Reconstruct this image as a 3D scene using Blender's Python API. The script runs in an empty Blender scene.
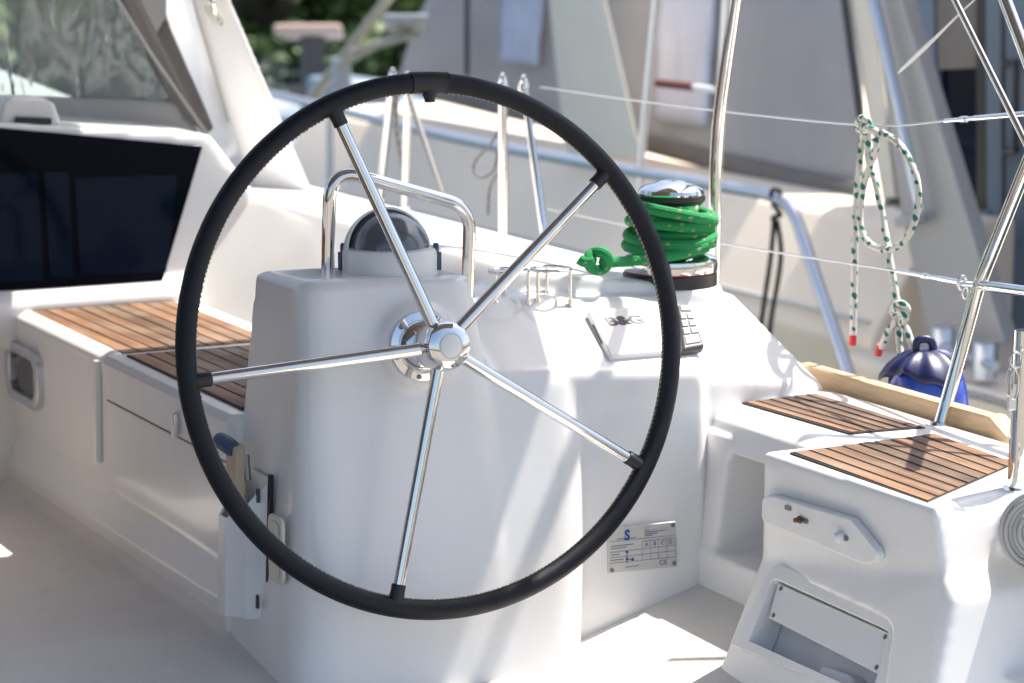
import bpy, bmesh, math, random
from mathutils import Vector as V, Matrix
random.seed(7)
S = bpy.context.scene
COL = S.collection
PI = math.pi

# ------------------------------------------------------------------ camera
FPX = 2600.0
pitch = math.atan2(436.5, FPX); yaw = math.atan2(1352, math.hypot(FPX, 436.5))
FW = V((math.sin(yaw)*math.cos(pitch), math.cos(yaw)*math.cos(pitch), -math.sin(pitch)))
RT = V((math.cos(yaw), -math.sin(yaw), 0)); UP = RT.cross(FW)
EYE = V((-1.852, -3.881, 1.273))
def ray(x, y): return FW + RT*((x-512)/FPX) + UP*((341.5-y)/FPX)
def PX(x, y, X): d = ray(x, y); return EYE + d*((X-EYE.x)/d.x)
def PY(x, y, Y): d = ray(x, y); return EYE + d*((Y-EYE.y)/d.y)
def PZ(x, y, Z): d = ray(x, y); return EYE + d*((Z-EYE.z)/d.z)
def PL(x, y, p, n): d = ray(x, y); return EYE + d*((p-EYE).dot(n)/d.dot(n))
cd = bpy.data.cameras.new('camera'); cam = bpy.data.objects.new('camera', cd); COL.objects.link(cam)
cam.matrix_world = Matrix.Translation(EYE) @ Matrix((RT, UP, -FW)).transposed().to_4x4()
cd.sensor_width = 36; cd.sensor_fit = 'HORIZONTAL'; cd.lens = FPX*36/1024
cd.clip_start = 0.05; cd.clip_end = 500
cd.dof.use_dof = True; cd.dof.focus_distance = 4.36; cd.dof.aperture_fstop = 4.0; cd.dof.aperture_blades = 9
S.camera = cam

# ------------------------------------------------------------------ materials
def mat(name, col, rough=.5, metal=0, bump=0, bscale=50, var=0, vscale=6, coat=0, spec=None, detail=4, stretch=None, rvar=0):
    m = bpy.data.materials.new(name); m.use_nodes = True
    nt = m.node_tree; b = nt.nodes['Principled BSDF']
    b.inputs['Base Color'].default_value = (*col, 1); b.inputs['Roughness'].default_value = rough
    b.inputs['Metallic'].default_value = metal
    if coat: b.inputs['Coat Weight'].default_value = coat; b.inputs['Coat Roughness'].default_value = .08
    if spec is not None: b.inputs['Specular IOR Level'].default_value = spec
    tc = nt.nodes.new('ShaderNodeTexCoord'); out = tc.outputs['Object']
    if stretch:
        mp = nt.nodes.new('ShaderNodeMapping'); mp.inputs['Scale'].default_value = stretch
        nt.links.new(out, mp.inputs['Vector']); out = mp.outputs['Vector']
    if var:
        n = nt.nodes.new('ShaderNodeTexNoise'); n.inputs['Scale'].default_value = vscale; n.inputs['Detail'].default_value = detail
        n.inputs['Roughness'].default_value = .65
        nt.links.new(out, n.inputs['Vector'])
        r = nt.nodes.new('ShaderNodeValToRGB'); r.color_ramp.elements[0].position = .3; r.color_ramp.elements[1].position = .7
        r.color_ramp.elements[0].color = (*[c*(1-var) for c in col], 1); r.color_ramp.elements[1].color = (*[min(1, c*(1+var*.6)) for c in col], 1)
        nt.links.new(n.outputs['Fac'], r.inputs['Fac']); nt.links.new(r.outputs['Color'], b.inputs['Base Color'])
        if rvar:
            mr = nt.nodes.new('ShaderNodeMapRange'); mr.inputs['From Min'].default_value = .3; mr.inputs['From Max'].default_value = .7
            mr.inputs['To Min'].default_value = rough-rvar; mr.inputs['To Max'].default_value = rough+rvar
            nt.links.new(n.outputs['Fac'], mr.inputs['Value']); nt.links.new(mr.outputs['Result'], b.inputs['Roughness'])
    if bump:
        n = nt.nodes.new('ShaderNodeTexNoise'); n.inputs['Scale'].default_value = bscale; n.inputs['Detail'].default_value = 3
        nt.links.new(out, n.inputs['Vector'])
        bp = nt.nodes.new('ShaderNodeBump'); bp.inputs['Strength'].default_value = bump; bp.inputs['Distance'].default_value = .004
        nt.links.new(n.outputs['Fac'], bp.inputs['Height']); nt.links.new(bp.outputs['Normal'], b.inputs['Normal'])
    return m
M = {}
M['gel'] = mat('white_gelcoat', (.81, .80, .785), .26, var=.045, vscale=3.2, coat=.3, detail=7, stretch=(1.6, 1.6, .5))
M['floor'] = mat('cockpit_floor_gelcoat', (.70, .665, .62), .5, bump=.35, bscale=220, var=.10, vscale=5, detail=8, rvar=.08)
M['plastic_white'] = mat('white_plastic', (.78, .78, .77), .35, var=.03, vscale=20)
M['plastic_cream'] = mat('cream_plastic', (.66, .62, .53), .45, var=.05, vscale=20)
M['chrome'] = mat('polished_stainless', (.78, .77, .75), .055, 1, bump=.02, bscale=60, var=.05, vscale=40)
M['steel'] = mat('stainless_wire', (.55, .54, .52), .3, 1)
M['alu'] = mat('anodised_aluminium', (.62, .64, .68), .32, .85, var=.05, vscale=20)
M['leather'] = mat('black_leather', (.0045, .006, .0115), .47, spec=.32, bump=.35, bscale=420, var=.35, vscale=22, rvar=.09, detail=8)
M['thread'] = mat('waxed_thread', (.42, .36, .27), .8)
M['rubber'] = mat('black_rubber', (.012, .012, .014), .5)
M['black'] = mat('black_plastic', (.02, .021, .024), .4)
M['grey'] = mat('grey_plastic', (.06, .06, .065), .45, var=.1, vscale=60)
M['key'] = mat('pale_grey_keys', (.27, .27, .27), .5)
M['caulk'] = mat('black_caulk', (.014, .013, .013), .6)
M['canvas'] = mat('grey_canvas', (.42, .42, .435), .85, bump=.5, bscale=300, var=.08, vscale=2.2, detail=6)
M['canvas_dark'] = mat('taupe_canvas', (.20, .185, .175), .9, bump=.5, bscale=300, var=.12, vscale=6)
M['canvas_light'] = mat('pale_grey_canvas', (.52, .51, .50), .9, bump=.5, bscale=300, var=.06, vscale=4)
M['nhull'] = mat('ivory_gelcoat', (.90, .765, .61), .6, bump=.06, bscale=4, var=.05, vscale=1.6, detail=8, spec=.25)
M['ncream'] = mat('cream_gelcoat', (.82, .74, .62), .6, spec=.2, var=.04, vscale=3)
M['ngrey'] = mat('greige_gelcoat', (.45, .42, .39), .45, var=.05, vscale=3)  # greige gelcoat of the slanted wing
M['bluegrey'] = mat('blue_grey_paint', (.14, .195, .26), .45, var=.06, vscale=4)
M['wood'] = mat('bare_pale_wood', (.56, .39, .235), .6, bump=.3, bscale=30, var=.22, vscale=7, stretch=(14, 1.2, 14), detail=8)
M['handlewood'] = mat('tan_handle', (.48, .38, .27), .55, var=.1, vscale=20)
M['blue'] = mat('blue_vinyl', (.015, .06, .42), .22, bump=.15, bscale=14, var=.15, vscale=8, coat=.3)
M['navy'] = mat('navy_vinyl', (.009, .014, .085), .42, var=.2, vscale=10)
M['bluegrip'] = mat('slate_blue_grip', (.05, .085, .16), .45)
M['red'] = mat('red_whipping', (.55, .035, .03), .6)
M['redbrown'] = mat('red_brown_strap', (.16, .045, .035), .7)
M['smoked'] = mat('smoked_acrylic', (.0035, .004, .008), .08, spec=.05)
M['dome'] = mat('dark_dome_glass', (.115, .13, .15), .2, coat=.6, var=.3, vscale=14)
M['navyglass'] = mat('navy_glass', (.003, .007, .020), .06, spec=.10)
M['glassdark'] = mat('dark_portlight_glass', (.02, .022, .024), .06)
M['blueprint'] = mat('blue_print', (.03, .06, .30), .6)
M['greyprint'] = mat('grey_blue_print', (.22, .24, .34), .6)
M['darkprint'] = mat('black_print', (.012, .012, .02), .5)
M['platemetal'] = mat('plate_metal', (.60, .59, .55), .5, .3, var=.04, vscale=30)
M['screw'] = mat('screw_steel', (.25, .24, .23), .35, .9)
M['rust'] = mat('rusty_bolt', (.20, .13, .08), .5, .7, var=.4, vscale=90)
M['hose'] = mat('grey_hose', (.40, .40, .39), .5, var=.06, vscale=30)
M['concrete'] = mat('quay_concrete', (.21, .19, .165), .9, bump=.6, bscale=14, var=.15, vscale=2)
M['ground'] = mat('dry_ground', (.16, .14, .09), .95, bump=.6, bscale=1, var=.3, vscale=.5)
M['pinkish'] = mat('faded_pink_cover', (.62, .44, .36), .8, var=.08, vscale=5)
M['spar'] = mat('buff_painted_spar', (.50, .45, .34), .5, var=.1, vscale=8)
M['boatblue'] = mat('pale_blue_paint', (.22, .29, .36), .4, var=.05, vscale=3)
M['boatwhite'] = mat('white_boat_paint', (.45, .48, .51), .4, var=.05, vscale=3)
M['bark'] = mat('bark', (.10, .075, .05), .9, bump=.8, bscale=10, var=.3, vscale=6)

def leafmat(name, a, b):
    m = bpy.data.materials.new(name); m.use_nodes = True; nt = m.node_tree; p = nt.nodes['Principled BSDF']
    g = nt.nodes.new('ShaderNodeNewGeometry'); r = nt.nodes.new('ShaderNodeValToRGB')
    r.color_ramp.elements[0].color = (*a, 1); r.color_ramp.elements[1].color = (*b, 1)
    nt.links.new(g.outputs['Random Per Island'], r.inputs['Fac']); nt.links.new(r.outputs['Color'], p.inputs['Base Color'])
    p.inputs['Roughness'].default_value = .6; return m
M['leafdark'] = leafmat('dark_evergreen_leaves', (.012, .026, .012), (.035, .06, .018))
M['leafmid'] = leafmat('green_leaves', (.02, .045, .012), (.075, .13, .025))
M['leaflight'] = leafmat('light_green_leaves', (.05, .09, .02), (.14, .20, .05))
M['leafblue'] = leafmat('grey_green_leaves', (.06, .085, .07), (.13, .16, .13))

def teakmat():
    m = bpy.data.materials.new('weathered_teak'); m.use_nodes = True; nt = m.node_tree; p = nt.nodes['Principled BSDF']
    tc = nt.nodes.new('ShaderNodeTexCoord'); g = nt.nodes.new('ShaderNodeNewGeometry')
    mp = nt.nodes.new('ShaderNodeMapping'); mp.inputs['Scale'].default_value = (42, 2.2, 42)
    ad = nt.nodes.new('ShaderNodeVectorMath'); ad.operation = 'ADD'
    ml = nt.nodes.new('ShaderNodeVectorMath'); ml.operation = 'SCALE'; ml.inputs['Scale'].default_value = 40
    cx = nt.nodes.new('ShaderNodeCombineXYZ'); nt.links.new(g.outputs['Random Per Island'], cx.inputs['Y'])
    nt.links.new(cx.outputs['Vector'], ml.inputs[0]); nt.links.new(tc.outputs['Object'], mp.inputs['Vector'])
    nt.links.new(mp.outputs['Vector'], ad.inputs[0]); nt.links.new(ml.outputs['Vector'], ad.inputs[1])
    n = nt.nodes.new('ShaderNodeTexNoise'); n.inputs['Scale'].default_value = 1; n.inputs['Detail'].default_value = 8; n.inputs['Roughness'].default_value = .7
    nt.links.new(ad.outputs['Vector'], n.inputs['Vector'])
    n2 = nt.nodes.new('ShaderNodeTexNoise'); n2.inputs['Scale'].default_value = 7; n2.inputs['Detail'].default_value = 5
    nt.links.new(tc.outputs['Object'], n2.inputs['Vector'])
    r = nt.nodes.new('ShaderNodeValToRGB'); e = r.color_ramp.elements
    e[0].position = .30; e[0].color = (.050, .023, .011, 1); e[1].position = .72; e[1].color = (.27, .145, .07, 1)
    x = e.new(.5); x.color = (.155, .072, .031, 1)
    nt.links.new(n.outputs['Fac'], r.inputs['Fac'])
    hs = nt.nodes.new('ShaderNodeHueSaturation')
    mr = nt.nodes.new('ShaderNodeMapRange'); mr.inputs['To Min'].default_value = .52; mr.inputs['To Max'].default_value = 1.55
    nt.links.new(g.outputs['Random Per Island'], mr.inputs['Value']); nt.links.new(mr.outputs['Result'], hs.inputs['Value'])
    nt.links.new(r.outputs['Color'], hs.inputs['Color'])
    mx = nt.nodes.new('ShaderNodeMixRGB'); mx.inputs['Color2'].default_value = (.27, .19, .125, 1)
    mr2 = nt.nodes.new('ShaderNodeMapRange'); mr2.inputs['From Min'].default_value = .45; mr2.inputs['From Max'].default_value = .75; mr2.inputs['To Max'].default_value = .8
    nt.links.new(n2.outputs['Fac'], mr2.inputs['Value']); nt.links.new(mr2.outputs['Result'], mx.inputs['Fac'])
    nt.links.new(hs.outputs['Color'], mx.inputs['Color1']); nt.links.new(mx.outputs['Color'], p.inputs['Base Color'])
    p.inputs['Roughness'].default_value = .62
    bp = nt.nodes.new('ShaderNodeBump'); bp.inputs['Strength'].default_value = .35; bp.inputs['Distance'].default_value = .002
    nt.links.new(n.outputs['Fac'], bp.inputs['Height']); nt.links.new(bp.outputs['Normal'], p.inputs['Normal'])
    return m
M['teak'] = teakmat()

def ropemat(name, base, fleck, fu, fv, thr, rough=.85):
    """braided rope: uv.y is metres along the rope, uv.x turns round it"""
    m = bpy.data.materials.new(name); m.use_nodes = True; nt = m.node_tree; p = nt.nodes['Principled BSDF']
    uv = nt.nodes.new('ShaderNodeUVMap'); sp = nt.nodes.new('ShaderNodeSeparateXYZ'); nt.links.new(uv.outputs['UV'], sp.inputs['Vector'])
    def math_(op, a, b=None):
        n = nt.nodes.new('ShaderNodeMath'); n.operation = op
        for i, q in enumerate((a, b)):
            if q is None: continue
            if isinstance(q, (int, float)): n.inputs[i].default_value = q
            else: nt.links.new(q, n.inputs[i])
        return n.outputs[0]
    u = math_('MULTIPLY', sp.outputs['X'], 2*PI); v = math_('MULTIPLY', sp.outputs['Y'], fv)
    a = math_('SINE', math_('ADD', math_('MULTIPLY', u, fu), v)); b = math_('SINE', math_('SUBTRACT', math_('MULTIPLY', u, fu), math_('MULTIPLY', v, .5)))
    f = math_('GREATER_THAN', math_('ADD', math_('MULTIPLY', a, b), math_('MULTIPLY', math_('SINE', math_('MULTIPLY', v, .317)), .22)), thr)
    mx = nt.nodes.new('ShaderNodeMixRGB'); mx.inputs['Color1'].default_value = (*base, 1); mx.inputs['Color2'].default_value = (*fleck, 1)
    nt.links.new(f, mx.inputs['Fac']); nt.links.new(mx.outputs['Color'], p.inputs['Base Color']); p.inputs['Roughness'].default_value = rough
    h = math_('MULTIPLY', math_('SINE', math_('ADD', math_('MULTIPLY', u, 6), math_('MULTIPLY', v, 8))), math_('SINE', math_('SUBTRACT', math_('MULTIPLY', u, 6), math_('MULTIPLY', v, 8))))
    bp = nt.nodes.new('ShaderNodeBump'); bp.inputs['Strength'].default_value = .6; bp.inputs['Distance'].default_value = .0015
    nt.links.new(h, bp.inputs['Height']); nt.links.new(bp.outputs['Normal'], p.inputs['Normal'])
    return m
M['ropegreen'] = ropemat('green_braid', (.012, .27, .075), (.36, .33, .17), 2, 190, .88)
M['ropewhite'] = ropemat('white_braid_green_fleck', (.72, .70, .64), (.01, .19, .16), 1, 190, .45)
M['ropeblack'] = ropemat('black_braid', (.012, .012, .013), (.03, .03, .03), 2, 200, .6)
M['ropegrey'] = ropemat('grey_brown_braid', (.22, .20, .18), (.10, .09, .085), 2, 160, .3)
M['ropepale'] = ropemat('pale_braid', (.50, .47, .42), (.34, .31, .27), 2, 160, .3)

def vinylmat(name, tint, transp):
    m = bpy.data.materials.new(name); m.use_nodes = True; nt = m.node_tree
    for n in list(nt.nodes): nt.nodes.remove(n)
    o = nt.nodes.new('ShaderNodeOutputMaterial'); mx = nt.nodes.new('ShaderNodeMixShader'); mx2 = nt.nodes.new('ShaderNodeMixShader')
    t = nt.nodes.new('ShaderNodeBsdfTransparent'); t.inputs['Color'].default_value = (*tint, 1)
    g = nt.nodes.new('ShaderNodeBsdfGlossy'); g.inputs['Roughness'].default_value = .05
    d = nt.nodes.new('ShaderNodeBsdfDiffuse'); d.inputs['Color'].default_value = (.62, .66, .68, 1)
    fr = nt.nodes.new('ShaderNodeFresnel'); fr.inputs['IOR'].default_value = 1.55
    tc = nt.nodes.new('ShaderNodeTexCoord'); mp = nt.nodes.new('ShaderNodeMapping'); mp.inputs['Scale'].default_value = (7, 7, 1.6)
    nt.links.new(tc.outputs['Object'], mp.inputs['Vector'])
    n = nt.nodes.new('ShaderNodeTexNoise'); n.inputs['Scale'].default_value = 1.3; n.inputs['Detail'].default_value = 2; n.inputs['Distortion'].default_value = 1.5
    nt.links.new(mp.outputs['Vector'], n.inputs['Vector'])
    b = nt.nodes.new('ShaderNodeBump'); b.inputs['Strength'].default_value = .9; b.inputs['Distance'].default_value = .05
    nt.links.new(n.outputs['Fac'], b.inputs['Height'])
    for q in (g, fr): nt.links.new(b.outputs['Normal'], q.inputs['Normal'])
    nt.links.new(fr.outputs['Fac'], mx.inputs['Fac']); nt.links.new(t.outputs[0], mx.inputs[1]); nt.links.new(g.outputs[0], mx.inputs[2])
    mx2.inputs['Fac'].default_value = 1-transp
    nt.links.new(mx.outputs[0], mx2.inputs[1]); nt.links.new(d.outputs[0], mx2.inputs[2]); nt.links.new(mx2.outputs[0], o.inputs['Surface'])
    return m
M['vinyl'] = vinylmat('clear_vinyl', (.88, .94, .92), .84)
M['vinyl_frosted'] = mat('milky_vinyl_window', (.72, .74, .84), .25, var=.10, vscale=3, bump=.3, bscale=5)
def translucent(m, f):
    """sunlit cloth lets some light through"""
    nt = m.node_tree; p = nt.nodes['Principled BSDF']; o = nt.nodes['Material Output']
    t = nt.nodes.new('ShaderNodeBsdfTranslucent'); x = nt.nodes.new('ShaderNodeMixShader'); x.inputs['Fac'].default_value = f
    src = p.inputs['Base Color'].links[0].from_socket; nt.links.new(src, t.inputs['Color'])
    nt.links.new(p.outputs[0], x.inputs[1]); nt.links.new(t.outputs[0], x.inputs[2]); nt.links.new(x.outputs[0], o.inputs['Surface'])
for q in ('canvas', 'canvas_light', 'vinyl_frosted'): translucent(M[q], .35)
def watermat():
    m = mat('harbour_water', (.015, .05, .06), .06, bump=.6, bscale=4); return m
M['water'] = watermat()

# ------------------------------------------------------------------ mesh helpers
def link(name, me, m=None, parent=None, smooth=True, ang=35):
    o = bpy.data.objects.new(name, me); COL.objects.link(o)
    ms = m if isinstance(m, (list, tuple)) else [m]
    if not me.materials:
        for q in ms:
            if q: me.materials.append(M[q] if isinstance(q, str) else q)
    if smooth:
        for p in me.polygons: p.use_smooth = True
        bm = bmesh.new(); bm.from_mesh(me); c = math.radians(ang)
        for e in bm.edges:
            if len(e.link_faces) == 2 and e.calc_face_angle(0) > c: e.smooth = False
        bm.to_mesh(me); bm.free()
    if parent: o.parent = parent
    return o
def obj(name, bm, m, parent=None, bevel=0, seg=3, ang=35, smooth=True):
    bmesh.ops.recalc_face_normals(bm, faces=bm.faces)
    me = bpy.data.meshes.new(name); bm.to_mesh(me); bm.free()
    o = link(name, me, m, parent, smooth, ang if not bevel else 180)
    if bevel:
        b = o.modifiers.new('bevel', 'BEVEL'); b.width = bevel; b.segments = seg; b.limit_method = 'ANGLE'; b.angle_limit = math.radians(28)
        b.harden_normals = True
    return o
def tag(o, label, cat, group=None, kind=None):
    if label: o['label'] = label
    if cat: o['category'] = cat
    if group: o['group'] = group
    if kind: o['kind'] = kind
    return o
def thing(name, label, cat, loc=(0, 0, 0), group=None):
    o = bpy.data.objects.new(name, None); COL.objects.link(o); o.empty_display_size = .1
    o.location = loc; PENDING.append(o); return tag(o, label, cat, group)
PENDING = []
def settle():
    """part meshes are modelled in world space: keep them there under a located Empty"""
    for o in bpy.data.objects:
        r = o
        while r.parent: r = r.parent
        if o.parent and o.parent in PENDING and not o.get('_done'):
            o.matrix_parent_inverse = Matrix.Translation(-o.parent.location)

def hull(bm, pts):
    vs = [bm.verts.new(p) for p in pts]
    r = bmesh.ops.convex_hull(bm, input=vs)
    junk = [g for g in set(r['geom_interior']+r['geom_unused']) if isinstance(g, bmesh.types.BMVert) and g.is_valid]
    if junk: bmesh.ops.delete(bm, geom=junk, context='VERTS')
def box(bm, a, b):
    (x0, y0, z0), (x1, y1, z1) = a, b
    v = [bm.verts.new((x, y, z)) for x in (x0, x1) for y in (y0, y1) for z in (z0, z1)]
    for f in ((0, 1, 3, 2), (4, 6, 7, 5), (0, 4, 5, 1), (2, 3, 7, 6), (0, 2, 6, 4), (1, 5, 7, 3)): bm.faces.new([v[i] for i in f])
def extrude(bm, poly, d):
    """closed polygon (list of points) pushed along vector d"""
    d = V(d); n = len(poly)
    a = [bm.verts.new(V(p)) for p in poly]; b = [bm.verts.new(V(p)+d) for p in poly]
    bm.faces.new(a); bm.faces.new(b[::-1])
    for i in range(n): bm.faces.new((a[i], a[(i+1) % n], b[(i+1) % n], b[i]))
def frame_of(n):
    n = V(n).normalized(); u = (V((0, 0, 1)) if abs(n.z) < .9 else V((1, 0, 0))).cross(n).normalized(); return u, n.cross(u), n
def lathe(bm, c, axis, prof, seg=48, close=True):
    """prof: list of (radius, height along axis)"""
    u, v, n = frame_of(axis); c = V(c); rings = []
    for r, h in prof:
        if r < 1e-6: rings.append([bm.verts.new(c+n*h)])
        else: rings.append([bm.verts.new(c+n*h+(u*math.cos(t)+v*math.sin(t))*r) for t in (2*PI*i/seg for i in range(seg))])
    for a, b in zip(rings, rings[1:]):
        for i in range(seg):
            j = (i+1) % seg
            if len(a) == 1 and len(b) == 1: continue
            if len(a) == 1: bm.faces.new((a[0], b[j], b[i]))
            elif len(b) == 1: bm.faces.new((a[i], a[j], b[0]))
            else: bm.faces.new((a[i], a[j], b[j], b[i]))
    if close:
        if len(rings[0]) > 1: bm.faces.new(rings[0][::-1])
        if len(rings[-1]) > 1: bm.faces.new(rings[-1])
def catmull(pts, n=8, closed=False):
    P = [V(p) for p in pts]; out = []; L = len(P)
    for i in range(L if closed else L-1):
        g = (lambda k: P[k % L]) if closed else (lambda k: P[max(0, min(L-1, k))])
        p0, p1, p2, p3 = g(i-1), g(i), g(i+1), g(i+2)
        for k in range(n):
            t = k/n
            out.append(.5*((2*p1)+(p2-p0)*t+(2*p0-5*p1+4*p2-p3)*t*t+(3*p1-p0-3*p2+p3)*t**3))
    if not closed: out.append(P[-1])
    return out
def fillet(pts, r, n=8):
    P = [V(p) for p in pts]; out = [P[0]]
    rs = r if isinstance(r, (list, tuple)) else [r]*(len(P)-2)
    for i in range(1, len(P)-1):
        a, b, c = P[i-1], P[i], P[i+1]; k = min(rs[i-1], (a-b).length*.49, (c-b).length*.49)
        s = b+(a-b).normalized()*k; e = b+(c-b).normalized()*k
        for j in range(n+1):
            t = j/n; out.append(s*(1-t)**2+b*2*t*(1-t)+e*t*t)
    out.append(P[-1]); return out
def tube(bm, pts, r, seg=14, closed=False, cap=True):
    P = [V(p) for p in pts]; n = len(P); uvl = bm.loops.layers.uv.verify()
    rr = r if isinstance(r, (list, tuple)) else [r]*n
    T = []
    for i in range(n):
        a = P[(i-1) % n] if closed or i > 0 else P[0]; b = P[(i+1) % n] if closed or i < n-1 else P[-1]
        T.append((b-a).normalized())
    u = frame_of(T[0])[0]; rings = []; L = [0]
    for i in range(n):
        u = (u-T[i]*u.dot(T[i])).normalized(); w = T[i].cross(u)
        rings.append([bm.verts.new(P[i]+(u*math.cos(2*PI*k/seg)+w*math.sin(2*PI*k/seg))*rr[i]) for k in range(seg)])
        if i: L.append(L[-1]+(P[i]-P[i-1]).length)
    m = n if closed else n-1
    for i in range(m):
        a, b = rings[i], rings[(i+1) % n]; l0 = L[i]; l1 = L[i+1] if i+1 < n else L[i]+(P[0]-P[i]).length
        off = 0
        if closed and i == n-1:   # match the closing ring
            off = min(range(seg), key=lambda k: (b[k].co-a[0].co).length)
        for k in range(seg):
            f = bm.faces.new((a[k], a[(k+1) % seg], b[(k+1+off) % seg], b[(k+off) % seg]))
            for lp, q in zip(f.loops, ((k/seg, l0), ((k+1)/seg, l0), ((k+1)/seg, l1), (k/seg, l1))): lp[uvl].uv = q
    if cap and not closed:
        bm.faces.new(rings[0][::-1]); bm.faces.new(rings[-1])
def tubes(name, paths, r, m, parent=None, seg=14, closed=False):
    bm = bmesh.new()
    for p in paths: tube(bm, p, r, seg, closed)
    return obj(name, bm, m, parent, ang=50)
def fused(name, solids, m, parent=None, cuts=(), voxel=.008, it=8, cutvox=True):
    """one moulding: union of convex solids with softly rounded edges, minus the hollows"""
    bm = bmesh.new()
    for s in solids: hull(bm, s)
    me = bpy.data.meshes.new(name); bm.to_mesh(me); bm.free()
    o = bpy.data.objects.new(name, me); COL.objects.link(o); tmp = []
    r = o.modifiers.new('r', 'REMESH'); r.mode = 'VOXEL'; r.voxel_size = voxel
    for c in cuts:
        b2 = bmesh.new(); hull(b2, c); bmesh.ops.recalc_face_normals(b2, faces=b2.faces); m2 = bpy.data.meshes.new('cut'); b2.to_mesh(m2); b2.free()
        k = bpy.data.objects.new('cut', m2); COL.objects.link(k); tmp.append(k)
        d = o.modifiers.new('d', 'BOOLEAN'); d.operation = 'DIFFERENCE'; d.object = k; d.solver = 'EXACT'
    if cuts:
        r = o.modifiers.new('r2', 'REMESH'); r.mode = 'VOXEL'; r.voxel_size = voxel
    s = o.modifiers.new('s', 'SMOOTH'); s.factor = .5; s.iterations = it
    dg = bpy.context.evaluated_depsgraph_get(); dg.update()
    me2 = bpy.data.meshes.new_from_object(o.evaluated_get(dg))
    for k in tmp+[o]: bpy.data.objects.remove(k)
    me2.name = name
    return link(name, me2, m, parent, ang=180)
def text(name, body, size, org, u, v, m, parent, thick=.0006, align='CENTER', sx=1.0, bold=0):
    cu = bpy.data.curves.new('t', 'FONT'); cu.body = body; cu.size = size; cu.extrude = thick; cu.align_x = align; cu.align_y = 'CENTER'; cu.offset = bold
    t = bpy.data.objects.new('t', cu); COL.objects.link(t)
    dg = bpy.context.evaluated_depsgraph_get(); dg.update()
    me = bpy.data.meshes.new_from_object(t.evaluated_get(dg)); bpy.data.objects.remove(t)
    u = V(u).normalized(); v = (V(v)-u*u.dot(V(v))).normalized(); n = u.cross(v)
    me.transform(Matrix.Translation(V(org)) @ Matrix((u*sx, v, n)).transposed().to_4x4()); me.materials.clear()
    return link(name, me, m, parent, smooth=False)
def planks(bm, quad, n, z, h, gap=.0055, frame=True, mi=(0, 1)):
    """teak laid in caulk: quad = near-left, far-left, far-right, near-right (x, y)"""
    A, B, C, D = [V((p[0], p[1], 0)) for p in quad]
    base = [A, B, C, D]; f0 = len(bm.faces)
    extrude(bm, [p+V((0, 0, z)) for p in base], (0, 0, h-.0015))
    bm.faces.ensure_lookup_table()
    for f in bm.faces[f0:]: f.material_index = mi[1]
    f1 = len(bm.faces)
    g = gap/((D-A).length)
    for i in range(n):
        s0, s1 = i/n+g*.5, (i+1)/n-g*.5
        e = .012
        q = [A.lerp(D, s0).lerp(B.lerp(C, s0), e), A.lerp(D, s0).lerp(B.lerp(C, s0), 1-e), A.lerp(D, s1).lerp(B.lerp(C, s1), 1-e), A.lerp(D, s1).lerp(B.lerp(C, s1), e)]
        extrude(bm, [p+V((0, 0, z)) for p in q], (0, 0, h+random.uniform(-.0003, .0004)))
    bm.faces.ensure_lookup_table()
    for f in bm.faces[f1:]: f.material_index = mi[0]
def rrect(c, u, v, w, h, r, n=6):
    c, u, v = V(c), V(u).normalized(), V(v).normalized(); out = []
    for sx, sy, a0 in ((1, 1, 0), (-1, 1, 90), (-1, -1, 180), (1, -1, 270)):
        for k in range(n+1):
            a = math.radians(a0+90*k/n); out.append(c+u*(sx*(w/2-r)+r*math.cos(a))+v*(sy*(h/2-r)+r*math.sin(a)))
    return out
def ringplate(bm, outer, inner, d):
    d = V(d); n = len(outer)
    A = [bm.verts.new(p) for p in outer]; B = [bm.verts.new(p) for p in inner]; A2 = [bm.verts.new(p+d) for p in outer]; B2 = [bm.verts.new(p+d) for p in inner]
    for i in range(n):
        j = (i+1) % n
        bm.faces.new((A[i], A[j], B[j], B[i])); bm.faces.new((A2[i], B2[i], B2[j], A2[j])); bm.faces.new((A[i], A2[i], A2[j], A[j])); bm.faces.new((B[i], B[j], B2[j], B2[i]))

# ================================================================== SETTING
bm = bmesh.new(); extrude(bm, [(-400, -40, -.62), (400, -40, -.62), (400, 30, -.62), (-400, 30, -.62)], (0, 0, -.02))
tag(obj('water', bm, 'water', smooth=False), None, None, kind='structure')
bm = bmesh.new(); extrude(bm, [(-30, -1.75, -.22), (30, -1.75, -.22), (30, -45, -.22), (-30, -45, -.22)], (0, 0, -1))
tag(obj('quay', bm, 'concrete', bevel=.03), None, None, kind='structure')
bm = bmesh.new()
hull(bm, [(-400, 15.2, -.9), (400, 15.2, -.9), (-400, 16.5, -.42), (400, 16.5, -.42), (-400, 70, 1.0), (400, 70, 1.0), (-400, 400, 3), (400, 400, 3), (-400, 400, -2), (400, 400, -2)])
tag(obj('shore', bm, 'ground', smooth=False), None, None, kind='structure')
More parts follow.
